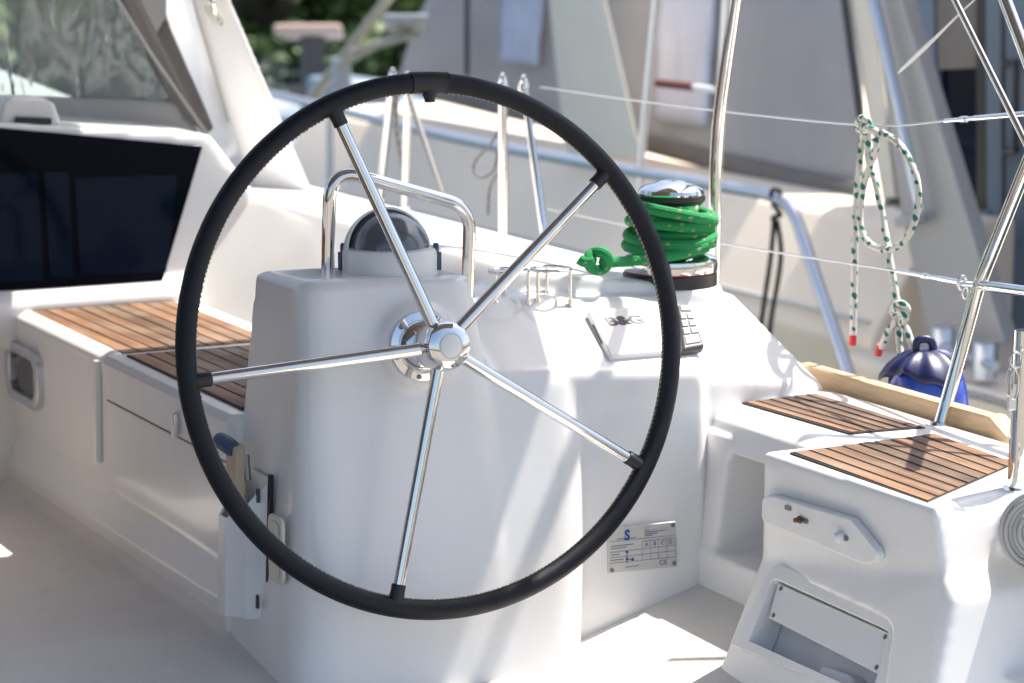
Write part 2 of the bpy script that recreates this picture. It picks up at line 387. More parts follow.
# cockpit floor: a moulded sole with a rim channel, and the angled foot chock by the helm seat
FS = []
FS.append([(x, y, z) for x in (-1.7, .70) for y, z in ((-.05, -.14), (2.2, -.14), (-.05, -.052), (.38, 0), (2.2, 0))])
FS.append([(x, y, z) for x in (-1.7, .70) for y, z in ((-1.4, -.14), (.0, -.14), (-1.4, -.066), (.0, -.050))])
FS.append([(-.285, .34, -.03), (-.285, 2.0, -.03), (-.2, .34, -.03), (-.2, 2.0, -.03), (-.262, .34, .024), (-.262, 2.0, .024), (-.2, .34, .05), (-.2, 2.0, .05)])
FS.append([(.18, -.6, -.10), (.18, .3, -.10), (.75, -.6, -.10), (.75, .3, -.10), (.22, -.6, -.058), (.20, .3, -.055), (.58, -.6, .035), (.58, .3, .048), (.75, -.6, .04), (.75, .3, .05)])
fl = fused('cockpit_floor', FS, 'floor', voxel=.009, it=5); tag(fl, None, None, kind='structure')

# ================================================================== HELM PEDESTAL AND COAMING (one moulding)
t = thing('helm_pedestal', 'white moulded helm pedestal and coaming carrying the steering wheel', 'helm pedestal', (0, .2, 0))
WC = V((0, 0, .5436)); WN = V((-.03427, -.98674, .15867)).normalized()
U_, V_, _ = frame_of(WN)
A = []
yz = lambda x, q: [(x, *p) for p in q]
def arc_(cx, cy, r_, a0, a1, z, n=7): return [(cx+r_*math.cos(math.radians(a0+(a1-a0)*k_/n)), cy+r_*math.sin(math.radians(a0+(a1-a0)*k_/n)), z) for k_ in range(n+1)]
def lev_(z, xl, xr, yf, yb, r_): return arc_(xl+r_, yf+r_, r_, 180, 270, z)+arc_(xr-r_, yf+r_, r_, 270, 360, z)+[(xr, yb, z), (xl, yb, z)]
A.append(lev_(-.09, -.262, .21, -.02, .36, .075)+lev_(.12, -.236, .2, .02, .36, .075)+lev_(.3, -.220, .18, .06, .36, .07)+lev_(.55, -.203, .128, .098, .34, .055)+lev_(.636, -.197, .128, .112, .335, .045)+[(-.18, .135, .650), (.11, .135, .640), (.11, .32, .632), (-.18, .32, .644)])
B_ = []
for z, xr, yf in ((-.09, .285, -.02), (.12, .312, .02), (.24, .324, .05), (.44, .345, .096)): B_ += lev_(z, -.15, xr+.012, yf, .5, .085)
A.append(B_+[(-.1, .11, .476), (.30, .11, .464), (.345, .14, .474), (.37, .30, .566), (.35, .5, .562), (-.1, .30, .574), (-.1, .33, .582), (-.1, .5, .574)])
A.append(yz(.28, [(.5, .563), (.30, .568), (.105, .458), (.075, -.09), (.5, -.09)]) + yz(.58, [(.55, .545), (.30, .545), (.105, .436), (.085, -.09), (.55, -.09)]) + yz(.665, [(.55, .54), (.315, .535), (.185, .40), (.185, -.09), (.55, -.09)]))
A.append([(.60, .3, .545), (.60, .6, .55), (.805, .36, .530), (.80, .7, .532), (.91, .195, .366), (.92, .7, .40), (.655, .185, .362), (.60, .125, .42), (.60, .13, 0), (.9, .19, 0), (.9, .7, 0), (.6, .7, 0)])
A.append([(x, y, z) for y, pts in ((.34, ((.15, .36), (.36, .604), (.76, .548), (.82, .36))), (2.45, ((.15, .36), (.36, .608), (.69, .574), (.76, .36)))) for x, z in pts])
# shallow cone behind the wheel flange
cc = WC-WN*.075; ring1 = [cc+(U_*math.cos(a)+V_*math.sin(a))*.066 for a in [k*PI/12 for k in range(24)]]
ring2 = [cc-WN*.07+(U_*math.cos(a)+V_*math.sin(a))*.125 for a in [k*PI/12 for k in range(24)]]
A.append(ring1+ring2)
A.append([V((.685, .398, z))+V((math.cos(a), math.sin(a), 0))*rw for z, rw in ((.45, .115), (.553, .099)) for a in [k*PI/14 for k in range(28)]])
fused('moulding', A, 'gel', t, voxel=.0065, it=12)
bm = bmesh.new(); hull(bm, [(x, y, z) for y in (-.95, 4.6) for x, z in ((.74, .31), (1.055, .30), (1.075, .26), (1.03, -.2), (.9, -.75), (.82, -.7), (.82, .1))])
obj('topside', bm, 'gel', t, bevel=.015)
# stainless steering flange and shaft
bm = bmesh.new()
lathe(bm, WC, WN, [(.0, -.10), (.058, -.10), (.060, -.074), (.0585, -.067), (.047, -.064), (.044, -.066), (.040, -.058), (.030, -.050), (.023, -.048), (.021, -.02), (0, -.018)])
obj('steering_flange', bm, 'chrome', t, ang=30)
for k in range(6):
    a = k*PI/3+.3; p = WC-WN*.0655+(U_*math.cos(a)+V_*math.sin(a))*.0525
    bm = bmesh.new(); lathe(bm, p, WN, [(.0045, -.01), (.0045, .0015), (.003, .0025), (0, .0025)], 12); obj('screw', bm, 'screw', t)
# small cream access cover on the left flank
bm = bmesh.new(); c = PX(279, 549, -.247); extrude(bm, rrect(c, (0, 1, 0), (0, -.0, 1), .062, .118, .016), (-.008, 0, 0)); obj('access_cover', bm, 'plastic_cream', t, bevel=.003)
bm = bmesh.new(); extrude(bm, rrect(c+V((-.0085, 0, 0)), (0, 1, 0), (0, 0, 1), .044, .098, .012), (-.002, 0, 0)); obj('cover_lid', bm, 'plastic_cream', t, bevel=.0015)

# ================================================================== STEERING WHEEL
w = thing('steering_wheel', 'large five-spoke stainless steering wheel with stitched black leather rim', 'steering wheel', WC)
R = .442; rr = .0169
bm = bmesh.new()
tube(bm, [WC+(U_*math.cos(a)+V_*math.sin(a))*R for a in [2*PI*k/160 for k in range(160)]], rr, 22, closed=True)
rim = obj('rim', bm, 'leather', w, ang=80)
bm = bmesh.new()
NS = 330
for k in range(NS):
    a = 2*PI*(k+random.uniform(-.16, .16))/NS; a2 = a+2*PI/NS*random.uniform(.5, .68)
    def pt(a, phi, q=rr+.0006): return WC+(U_*math.cos(a)+V_*math.sin(a))*(R-math.cos(phi)*q)+WN*(math.sin(phi)*q)
    p = [pt(a, -.02), pt((a+a2)/2, .09, rr+.0012), pt(a2, .20)]
    tube(bm, p, .0010, 5)
obj('stitching', bm, 'thread', rim, ang=80)
# dark sleeve that marks the king spoke, with its little nub
bm = bmesh.new(); aa = [math.radians(84.2+k*.75) for k in range(12)]
tube(bm, [WC+(U_*math.cos(a)+V_*math.sin(a))*R for a in aa], rr+.0016, 22)
tube(bm, [WC+(U_*math.cos(aa[0])+V_*math.sin(aa[0]))*R, WC+(U_*math.cos(aa[0]-.004)+V_*math.sin(aa[0]-.004))*R], rr+.0024, 22)
obj('marker_sleeve', bm, 'rubber', w, ang=40)
bm = bmesh.new(); a = math.radians(88); d = U_*math.cos(a)+V_*math.sin(a)
lathe(bm, WC+d*R, -d, [(.012, .01), (.012, .022), (.0095, .026), (.0085, .033), (0, .034)], 16); obj('marker_nub', bm, 'rubber', w)
for k in range(5):
    a = math.radians(111.45-72*k); d = U_*math.cos(a)+V_*math.sin(a)
    p0 = WC+d*.026+WN*.016; p1 = WC+d*.421
    bm = bmesh.new(); n = 10
    tube(bm, [p0.lerp(p1, i/n) for i in range(n+1)], [.0112-.0014*i/n for i in range(n+1)], 20)
    sp = obj('spoke', bm, 'chrome', w, ang=50)
    ax = (p1-p0).normalized()
    bm = bmesh.new(); lathe(bm, p1, ax, [(.0115, -.018), (.0125, -.016), (.0122, -.006), (.0132, .004), (.0132, .012), (0, .013)], 20); obj('spoke_collar', bm, 'rubber', sp)
bm = bmesh.new()
lathe(bm, WC+WN*.011, WN, [(0, -.030), (.034, -.030), (.040, -.026), (.0418, -.020), (.0418, -.012), (.0405, -.0105), (.0418, -.009), (.0425, .016), (.041, .028), (.037, .0355), (.031, .0392), (.0215, .041), (.0203, .0395), (0, .0395)], 64)
hub = obj('hub', bm, 'chrome', w, ang=28)
bm = bmesh.new(); lathe(bm, WC+WN*.012, WN, [(0, .036), (.0200, .036), (.0192, .0405), (.0175, .0415), (0, .042)], 40); obj('hub_cap', bm, 'plastic_white', hub, ang=40)

# ================================================================== COMPASS, GRAB RAIL, CUP HOLDERS
CP = V((.012, .222, .642))
c_ = thing('binnacle_compass', 'domed white compass with dark glass on top of the helm pedestal', 'compass', CP)
bm = bmesh.new(); lathe(bm, CP, (0, 0, 1), [(0, -.01), (.084, -.01), (.085, -.002), (.083, .004), (.083, .036), (.080, .042), (.070, .044), (.068, .040), (0, .040)], 56); obj('base_ring', bm, 'plastic_white', c_, ang=30)
bm = bmesh.new(); lathe(bm, CP+V((0, 0, .031)), (0, 0, 1), [(.0715*math.cos(a), .0715*math.sin(a)) for a in [k*PI/2/14 for k in range(15)]], 48)
obj('glass_dome', bm, 'dome', c_, ang=60)
bm = bmesh.new()   # hinged hood: a shell behind and over the dome
n1, n2 = 22, 26; hoodR = .0815; G = []
for i in range(n1+1):
    th = math.radians(-38+76*i/n1)     # tilt of the meridian plane, back to slightly past the top
    row = []
    for j in range(n2+1):
        ph = PI*j/n2
        d = V((math.cos(ph), math.sin(ph)*math.cos(th+math.radians(38)), math.sin(ph)*math.sin(th+math.radians(38))))
        row.append((CP+V((0, 0, .032))+d*hoodR, CP+V((0, 0, .032))+d*(hoodR-.004)))
    G.append(row)
vo = [[bm.verts.new(p[0]) for p in r] for r in G]; vi = [[bm.verts.new(p[1]) for p in r] for r in G]
for i in range(n1):
    for j in range(n2):
        bm.faces.new((vo[i][j], vo[i+1][j], vo[i+1][j+1], vo[i][j+1])); bm.faces.new((vi[i][j], vi[i][j+1], vi[i+1][j+1], vi[i+1][j]))
for j in range(n2):
    for i in (0, n1): bm.faces.new((vo[i][j], vo[i][j+1], vi[i][j+1], vi[i][j]))
bmesh.ops.remove_doubles(bm, verts=bm.verts, dist=1e-5)
obj('hood', bm, 'plastic_white', c_, ang=50)
for s in (-1, 1):
    d = (RT*s).normalized()
    bm = bmesh.new(); lathe(bm, CP+d*.076+V((0, 0, .040)), d, [(.010, 0), (.010, .008), (.008, .010), (0, .010)], 24)
    q = CP+d*.083+V((0, 0, .002)); box(bm, q-V((.006, .006, 0)), q+V((.006, .006, .032))); obj('pivot', bm, 'bluegrip', c_, bevel=.002)

g = thing('grab_rail', 'bent stainless tube guarding the compass on the pedestal', 'grab rail', PY(328, 270, .3))
L0, L1, L2, L3 = PY(328, 271, .297), PY(330, 168, .297), PY(470, 207, .297), PY(467.5, 299, .297)
bm = bmesh.new(); tube(bm, fillet([L0, L1, L2, L3], [.062, .048], 10), .0118, 20); obj('tube', bm, 'chrome', g, ang=60)
for p in (L0, L3):
    bm = bmesh.new(); lathe(bm, p, (0, 0, 1), [(0, -.006), (.022, -.006), (.022, .001), (.0185, .0035), (.0125, .004)], 28); obj('foot_flange', bm, 'chrome', g)

for i, (cx, cy, zz, lab) in enumerate(((509, 271, .566, 'wire cup holder next to the grab rail leg, half behind a spoke'), (551, 269, .566, 'wire cup holder on the sunlit side of the console, nearer the rope'))):
    cpt = PY(cx, cy, .305 if i == 0 else .30); top = cpt.z
    k = thing('cup_holder', lab, 'cup holder', (cpt.x, cpt.y, zz), 'wire cup holders behind the wheel')
    bm = bmesh.new(); tube(bm, [cpt+V((math.cos(a)*.036, math.sin(a)*.036, 0)) for a in [2*PI*j/40 for j in range(40)]], .0034, 10, closed=True); obj('ring', bm, 'chrome', k, ang=80)
    for a in (200, 320, 75):
        p = cpt+V((math.cos(math.radians(a))*.036, math.sin(math.radians(a))*.036, 0)); zb = .566 if p.y > .3 else .566-(.3-p.y)*.53
        bm = bmesh.new(); tube(bm, [p, V((p.x, p.y, zb-.004))], .0032, 10); tube(bm, [V((p.x, p.y, zb-.004)), V((p.x, p.y, zb+.003))], .0065, 12); obj('leg', bm, 'chrome', k, ang=50)

# ================================================================== INSTRUMENT COVER AND REMOTE on the console slope
cp0 = V((.166, .105, .466)); ca = V((.55, .105, .436)); cb = V((.375, .30, .567))
CN = (ca-cp0).cross(cb-cp0).normalized()
if CN.z < 0: CN = -CN
def con(x, y, h=0.0): return PL(x, y, cp0+CN*h, CN)
q = [con(611, 355.5, .012), con(666, 351, .012), con(653, 305, .012), con(588, 309.5, .012)]
k = thing('instrument_cover', 'white square instrument cover with printed letters on the console', 'instrument cover', sum(q, V())/4)
bm = bmesh.new(); extrude(bm, q, CN*-.014); obj('cover_plate', bm, 'plastic_white', k, bevel=.003)
e = [q[0].lerp(q[3], .32)+CN*-.007, q[0].lerp(q[3], .72)+CN*-.007]
bm = bmesh.new(); tube(bm, e, .0022, 6); obj('clip', bm, 'grey', k)
ux = (q[2]-q[3]); vy = (q[3]-q[0])
text('logo', 'B&G', .033, con(625, 320.5, .0128), ux, vy, 'darkprint', k, sx=1.3, bold=.0010)
rq = [con(683, 350, .016), con(705.5, 346, .016), con(690.5, 305, .016), con(676, 304, .016)]
k = thing('autopilot_keypad', 'grey keypad with pale rounded keys lying right of the wheel rim', 'keypad', sum(rq, V())/4)
bm = bmesh.new(); extrude(bm, [p-CN*.02 for p in rq], CN*.021); obj('case', bm, 'grey', k, bevel=.007)
def rqp(s, tt, h=.0): return rq[0].lerp(rq[1], s).lerp(rq[3].lerp(rq[2], s), tt)+CN*h
for s0, s1, t0, t1 in ((.16, .84, .09, .27), (.14, .47, .31, .44), (.53, .86, .31, .44), (.14, .47, .48, .61), (.53, .86, .48, .61), (.14, .47, .65, .78), (.53, .86, .65, .78), (.22, .78, .83, .95)):
    bm = bmesh.new(); extrude(bm, [rqp(s0, t0), rqp(s1, t0), rqp(s1, t1), rqp(s0, t1)], CN*.0035); obj('key', bm, 'key', k, bevel=.0012)

# ================================================================== BUILDER'S PLATE
yp = .082
k = thing('builder_plate', 'small metal plate with a table and blue emblem low behind the wheel', 'plate', PY(642, 550, yp))
pq = [PY(608, 573.5, yp), PY(677.5, 566.5, yp), PY(676, 521.5, yp), PY(608.5, 528.5, yp)]
bm = bmesh.new(); extrude(bm, pq, (0, .02, 0)); obj('plate', bm, 'platemetal', k, bevel=.001, seg=1)
def pp(s, tt, o=.0008): return pq[0].lerp(pq[1], s).lerp(pq[3].lerp(pq[2], s), tt)-V((0, o, 0))
pu, pv = (pq[1]-pq[0]), (pq[3]-pq[0])
text('emblem', 'S', .026, pp(.27, .80), pu, pv, 'blueprint', k, bold=.0009, sx=.9)
text('ce_mark', 'CE', .013, pp(.79, .12), pu, pv, 'greyprint', k, sx=1.1)
for s, ch in ((.555, 'A'), (.675, 'B'), (.79, 'C'), (.905, 'D')): text('heading', ch, .011, pp(s, .56), pu, pv, 'greyprint', k)
def line(bm, s0, t0, s1, t1, wd): tube(bm, [pp(s0, t0, .0004), pp(s1, t1, .0004)], wd, 4)
bm = bmesh.new()
for a in ((.02, .70, .98, .70), (.49, .64, .98, .64), (.02, .46, .98, .48), (.02, .34, .98, .36), (.02, .22, .98, .22), (.49, .22, .49, .64), (.61, .22, .61, .64), (.73, .22, .73, .64), (.85, .22, .85, .64), (.98, .22, .98, .64)): line(bm, *a, .0005)
obj('table_rule', bm, 'greyprint', k)
bm = bmesh.new()
for a in ((.13, .71+.03, .40, .735), (.53, .93, .60, .93), (.53, .875, .90, .875), (.53, .835, .84, .835), (.53, .79, .72, .79), (.53, .75, .64, .75), (.04, .59, .36, .60), (.04, .54, .26, .545), (.04, .40, .16, .405), (.04, .28, .22, .285), (.25, .10, .44, .11)): line(bm, *a, .0009)
obj('small_print', bm, 'greyprint', k)
bm = bmesh.new(); line(bm, .27, .18, .27, .46, .0008); line(bm, .27, .27, .36, .27, .0008)
for s, tt in ((.27, .44), (.27, .28), (.35, .26)): lathe(bm, pp(s, tt, 0), (0, -1, 0), [(.0032, 0), (.0032, .0014), (0, .0014)], 4)
obj('pictogram', bm, 'blueprint', k)
for s, tt in ((.95, .93), (.95, .08), (.05, .06), (.05, .93)):
    bm = bmesh.new(); lathe(bm, pp(s, tt, 0), (0, -1, 0), [(.0042, -.004), (.0042, .0014), (.003, .0022), (0, .0022)], 14); obj('screw', bm, 'screw', k)

# ================================================================== WINCH HANDLE IN ITS POCKET
k = thing('winch_handle_pocket', 'white plastic holder on the left flank of the pedestal', 'holder', (-.25, .22, .05))
def ring_at(z, sh=0):
    y0 = .203-.11*(z-.05)*.6
    o = [(-.232, y0-.012), (-.242, y0-.012), (-.248, y0-.002), (-.272, y0+.008), (-.280, y0+.028), (-.296, y0+.046), (-.296, y0+.080), (-.275, y0+.092), (-.240, y0+.095), (-.232, y0+.095)]
    i = [(-.237, y0-.008), (-.243, y0-.007), (-.250, y0+.003), (-.269, y0+.012), (-.277, y0+.032), (-.292, y0+.049), (-.292, y0+.077), (-.273, y0+.088), (-.243, y0+.091), (-.237, y0+.091)]
    return o, i
bm = bmesh.new(); lev = []
for z in (.052, .06, .14, .22, .26):
    o, i = ring_at(z); N = len(o)
    top = z == .26
    zz = [z+(.0 if not top else (.045-.075*min(1, abs(p[0]+.232)/.064))) for p in o]
    lev.append(([bm.verts.new((p[0], p[1], q)) for p, q in zip(o, zz)], [bm.verts.new((p[0], p[1], q)) for p, q in zip(i, zz)]))
for (o0, i0), (o1, i1) in zip(lev, lev[1:]):
    for j in range(N):
        j2 = (j+1) % N
        bm.faces.new((o0[j], o0[j2], o1[j2], o1[j])); bm.faces.new((i0[j], i1[j], i1[j2], i0[j2]))
for j in range(N):
    j2 = (j+1) % N; bm.faces.new((lev[-1][0][j], lev[-1][0][j2], lev[-1][1][j2], lev[-1][1][j]))
bm.faces.new(lev[0][0][::-1])
obj('pocket', bm, 'plastic_white', k, bevel=.003)
bm = bmesh.new(); hull(bm, [(x, y+dy, z) for x in (-.243, -.236) for dy in (0, .012) for y, z in ((.184, .055), (.158, .315))]); obj('mounting_flange', bm, 'rubber', k, bevel=.001)
for z in (.085, .275):
    bm = bmesh.new(); y0 = .203-.11*(z-.05)*.6; box(bm, (-.2565, y0-.004, z-.012), (-.252, y0+.003, z+.012)); obj('slot', bm, 'grey', k)
h = thing('winch_crank', 'tan winch handle with slate blue grip standing in the white holder', 'winch handle', (-.28, .27, .2))
b0, b1, b2 = PX(236, 512, -.275), PX(236, 452, -.275), PX(221, 439, -.275)
bm = bmesh.new()
ax = (b1-b0).normalized(); prp = V((0, 1, 0))
pts = rrect((b0+b1)/2, (0, 1, 0), ax, .044, (b1-b0).length+.03, .02, 8); extrude(bm, [p-V((.011, 0, 0)) for p in pts], (.022, 0, 0)); obj('arm', bm, 'handlewood', h, bevel=.004)
bm = bmesh.new(); p0 = PX(238, 450, -.275)+V((-.005, 0, 0)); p1 = PX(216, 437, -.295)
n = 12; tube(bm, [p0.lerp(p1, i/n) for i in range(n+1)], [.011, .0135, .0145, .0148, .0148, .0148, .0148, .0148, .0146, .014, .013, .010, .004], 18); obj('grip', bm, 'bluegrip', h, ang=60)
bm = bmesh.new(); tube(bm, [PX(246, 455, -.262), PX(248, 480, -.262)], .006, 12); obj('spindle', bm, 'screw', h)

# ================================================================== BENCH
b = thing('cockpit_bench', 'long white cockpit bench with oval portlight and teak top left of the wheel', 'bench', (-.05, 1.0, 0))
xz = lambda y, q: [(p[0], y, p[1]) for p in q]
BS = []
prof = [(-.232, .383), (-.24, .36), (-.238, .10), (.5, .10), (.5, .385)]
BS.append(xz(.33, prof)+xz(1.85, prof))
pl = [(-.238, .11), (-.262, .045), (-.262, -.04), (.4, -.04), (.4, .11)]
BS.append(xz(.33, pl)+xz(1.85, pl))
BS.append([(-.245, y, z) for y in (1.035, 1.85) for z in (.362, .375)]+[(-.215, y, z) for y in (1.035, 1.85) for z in (.355, .392)]+[(-.20, y, .385) for y in (1.035, 1.85)])  # raised lip
fused('moulding', BS, 'gel', b, voxel=.0065, it=10)
bm = bmesh.new(); hull(bm, xz(.335, [(-.252, .305), (-.254, .375), (-.244, .390), (.14, .3925), (.14, .375), (-.225, .36), (-.236, .305)])+xz(1.02, [(-.252, .305), (-.254, .375), (-.244, .390), (.14, .3925), (.14, .375), (-.225, .36), (-.236, .305)]))
lid = obj('locker_lid', bm, 'gel', b, bevel=.009, seg=4)
bm = bmesh.new(); box(bm, (-.2435, .34, .296), (-.232, 1.03, .303)); obj('dark_gap_strip', bm, 'grey', lid)  # dark strip stands in for the shaded gap under the lid
bm = bmesh.new(); extrude(bm, rrect(PX(177, 424, -.256), (0, 1, 0), (0, 0, 1), .018, .05, .008), (-.01, 0, 0)); obj('latch', bm, 'chrome', lid, bevel=.003)
bm = bmesh.new(); tube(bm, [(-.244, 1.075, .37), (-.246, 1.08, .30), (-.246, 1.09, .16)], .010, 10); obj('gutter', bm, 'gel', b)
bm = bmesh.new(); planks(bm, [(-.205, 1.005+.03), (-.215, 1.66), (.125, 1.66), (.125, 1.035)], 9, .380, .009, .006); obj('teak_panel', bm, ['teak', 'caulk'], b, smooth=False)
bm = bmesh.new(); planks(bm, [(-.215, .36), (-.215, .985), (.125, .985), (.125, .36)], 9, .388, .0075, .006); obj('teak_panel', bm, ['teak', 'caulk'], b, smooth=False)
pc = PX(26.5, 375, -.243)
bm = bmesh.new(); ringplate(bm, rrect(pc+V((.012, 0, 0)), (0, 1, 0), (0, 0, 1), .235, .128, .045, 8), rrect(pc+V((.012, 0, 0)), (0, 1, 0), (0, 0, 1), .185, .086, .028, 8), (-.026, 0, 0)); pf = obj('portlight_frame', bm, 'alu', b, bevel=.005)
bm = bmesh.new(); extrude(bm, rrect(pc+V((.004, 0, 0)), (0, 1, 0), (0, 0, 1), .19, .09, .03, 8), (-.006, 0, 0)); obj('portlight_glass', bm, 'glassdark', pf)

# ================================================================== CABIN END WITH COMPANIONWAY
c = thing('cabin', 'white cabin end wall with wide dark companionway hatch', 'cabin', (0, 1.9, 0))
YB = 1.72
def lean(p, k=.10): return V((p.x, p.y+(p.z-.38)*k, p.z))
W = []
tz = lambda x: .80-.10*(x+.25)
W.append([lean(V((x, YB+dy, z))) for dy in (.0, .3) for x, z in ((-1.7, .90), (-.25, .80), (.26, .752), (.36, .62), (.36, .0), (-1.7, .0))])
W.append([V((x, y, z)) for y, dz in ((1.82, -.012), (4.2, .12)) for x, z in ((-1.7, .905+dz), (-.25, .805+dz), (.2, .755+dz), (.30, .70+dz), (.30, .3), (-1.7, .3))])
W.append([V((x, y, z)) for x in (-1.7, .22) for y, z in ((1.66, .3), (1.655, .405), (1.70, .425), (1.8, .43), (1.8, .3))])   # sill
fused('bulkhead', W, 'gel', c, voxel=.011, it=4)
dq = [(-1.2, .447), (.118, .420), (.235, .727), (-.245, .787), (-1.2, .88)]
nrm = V((0, -1, .10)).normalized()
bm = bmesh.new(); extrude(bm, [lean(V((x, YB, z)))+nrm*.006 for x, z in dq], nrm*.008); dr = obj('companionway_hatch', bm, 'smoked', c, bevel=.003)
for i, (x0, x1, zt) in enumerate(((-.70, -.16, .69), (-.145, -.09, .685), (-.075, .148, .668))):
    xr = x1+.02
    bm = bmesh.new(); extrude(bm, [lean(V((x, YB, z)))+nrm*.0145 for x, z in ((x0, .455), (x1-.02 if i == 2 else x1, .445), (xr if i == 2 else x1, zt-.004), (x0, zt))], nrm*.003); obj('pane', bm, 'navyglass', dr, smooth=False)
k = thing('deck_vent', 'small white moulded vent with dark slot above the companionway', 'vent', PY(33, 120, 1.80))
vb = [PY(p[0], p[1], 1.79) for p in ((0, 124), (63, 126), (55, 104), (44, 98), (10, 97), (3, 104))]
bm = bmesh.new(); hull(bm, [p for p in vb]+[p+V((0, .10, .0)) for p in vb[2:]]+[p+V((0, .16, 0)) for p in vb[:2]]); obj('housing', bm, 'plastic_white', k, bevel=.010, seg=4)
bm = bmesh.new(); extrude(bm, [PY(*p, 1.79)-V((0, .012, 0)) for p in ((14, 123), (50, 124), (50, 118), (15, 116.5))], (0, .02, 0)); obj('slot', bm, 'black', k)

# ================================================================== SPRAYHOOD
k = thing('sprayhood', 'grey canvas sprayhood with creased clear window over the companionway', 'sprayhood', (-.2, 2.2, .8))
def sp(x, y, Y=2.12): return PY(x, y, Y)
def sheet(bm, quad_fn, nu, nv, amp=.0, thick=.004, seed=1):
    rnd = random.Random(seed); ph = [rnd.uniform(0, 6.28) for _ in range(6)]
    F, Bk = [], []
    for i in range(nu+1):
        fr, bk = [], []
        for j in range(nv+1):
            p = quad_fn(i/nu, j/nv); s, t_ = i/nu, j/nv
            d = amp*(math.sin(s*9+ph[0]+2*t_)*math.sin(t_*4+ph[1])+.5*math.sin(s*23+ph[2]+5*t_)+.4*math.sin(s*5-t_*11+ph[3]))
            fr.append(bm.verts.new(p+V((0, -d, 0)))); bk.append(bm.verts.new(p+V((0, thick-d, 0))))
        F.append(fr); Bk.append(bk)
    for i in range(nu):
        for j in range(nv):
            bm.faces.new((F[i][j], F[i+1][j], F[i+1][j+1], F[i][j+1])); bm.faces.new((Bk[i][j], Bk[i][j+1], Bk[i+1][j+1], Bk[i+1][j]))
    for i in range(nu):
        for j in (0, nv): bm.faces.new((F[i][j], F[i+1][j], Bk[i+1][j], Bk[i][j]))
    for j in range(nv):
        for i in (0, nu): bm.faces.new((F[i][j], F[i][j+1], Bk[i][j+1], Bk[i][j]))
def quadf(a, b_, c2, d): return lambda s, t_: a.lerp(b_, s).lerp(d.lerp(c2, s), t_)
bl, br, tr, tl = sp(-420, 82), sp(172, 103), sp(58, -150, 1.98), sp(-420, -160, 1.98)
bm = bmesh.new(); sheet(bm, quadf(bl, br, tr, tl), 60, 40, .004, .002, 3); obj('window', bm, 'vinyl', k, ang=180)
bl2, br2 = sp(-420, 110, 2.10), sp(203, 136, 2.10)
bm = bmesh.new(); sheet(bm, quadf(bl2, br2, sp(174, 101, 2.115), sp(-420, 80, 2.115)), 40, 8, .004, .004, 5); obj('skirt', bm, 'canvas_light', k, ang=180)
bm = bmesh.new(); sheet(bm, quadf(sp(172, 104, 2.11), sp(206, 136, 2.095), sp(70, -150, 1.965), sp(56, -150, 1.975)), 6, 40, .003, .006, 8); obj('zip_flap', bm, 'canvas_dark', k, ang=180)
bm = bmesh.new(); tube(bm, [sp(207, 134, 2.085), sp(150, 52, 2.04), sp(118, 0, 2.0), sp(30, -150, 1.93)], .0045, 8); obj('bead', bm, 'canvas_light', k)
bm = bmesh.new(); sheet(bm, quadf(sp(207, 134, 2.12), sp(214, 128, 2.14), sp(166, 18, 2.16), sp(146, 52, 2.09)), 6, 20, .003, .004, 9); obj('side_panel', bm, 'canvas_dark', k, ang=180)
bm = bmesh.new(); sheet(bm, quadf(sp(146, 52, 2.09), sp(166, 20, 2.16), sp(170, -140, 2.16), sp(80, -140, 2.02)), 8, 16, .003, .004, 10); obj('upper_panel', bm, 'canvas_light', k, ang=180)
# ================================================================== MAINSHEET ARCH
k = thing('deck_arch', 'thick white moulded arch leg standing on the coaming', 'arch', PY(280, 185, 2.0))
a0, a1, a2, a3 = PY(254, 138, 2.03), PY(317, 187, 1.97), PY(232, 0, 1.97), PY(193, 0, 2.03)
b0_, b3_ = PY(212, 134, 2.38), PY(160, -2, 2.38)
upv = (a2-a1); ext = 1.7
LEG = [a0, a1-V((0, 0, .03)), a0-V((0, -.02, .13)), a1+V((.02, .35, -.03)), b0_-V((0, 0, .12)), b0_]
def up_(p, q, f): return p+(q-p)*f
LEGT = [up_(a0, a3, ext), up_(a1, a2, ext), up_(a1, a2, ext)+V((.0, .3, 0)), up_(b0_, b3_, ext)]
LEG2 = [a3, a2, a2+V((.02, .33, 0)), b3_]
fused('leg', [LEG+LEG2, LEG2+LEGT, LEGT+[p+V((-.45, .02, .42)) for p in LEGT], [p+V((-.45, .02, .42)) for p in LEGT]+[p+V((-1.6, .02, .5)) for p in LEGT]], 'gel', k, voxel=.010, it=4)
pe = PY(214, 14, 1.965)
bm = bmesh.new(); extrude(bm, rrect(pe, (V((.02, 0, -.03))).normalized().cross(V((0, 1, 0))), V((.02, 0, -.03)), .026, .062, .012), (0, -.010, 0)); eye = obj('pad_eye', bm, 'plastic_cream', k, bevel=.002)
bm = bmesh.new(); tube(bm, fillet([pe+V((-.02, -.008, .045)), pe+V((-.012, -.03, .03)), pe+V((-.002, -.012, .002))], .01), .0055, 10); obj('shackle', bm, 'chrome', eye)
for dz in (-.012, -.024):
    bm = bmesh.new(); lathe(bm, pe+V((.4*-dz*1.5, -.009, dz)), (0, -1, 0), [(.003, -.002), (.003, .0015), (0, .0015)], 10); obj('screw', bm, 'screw', eye)

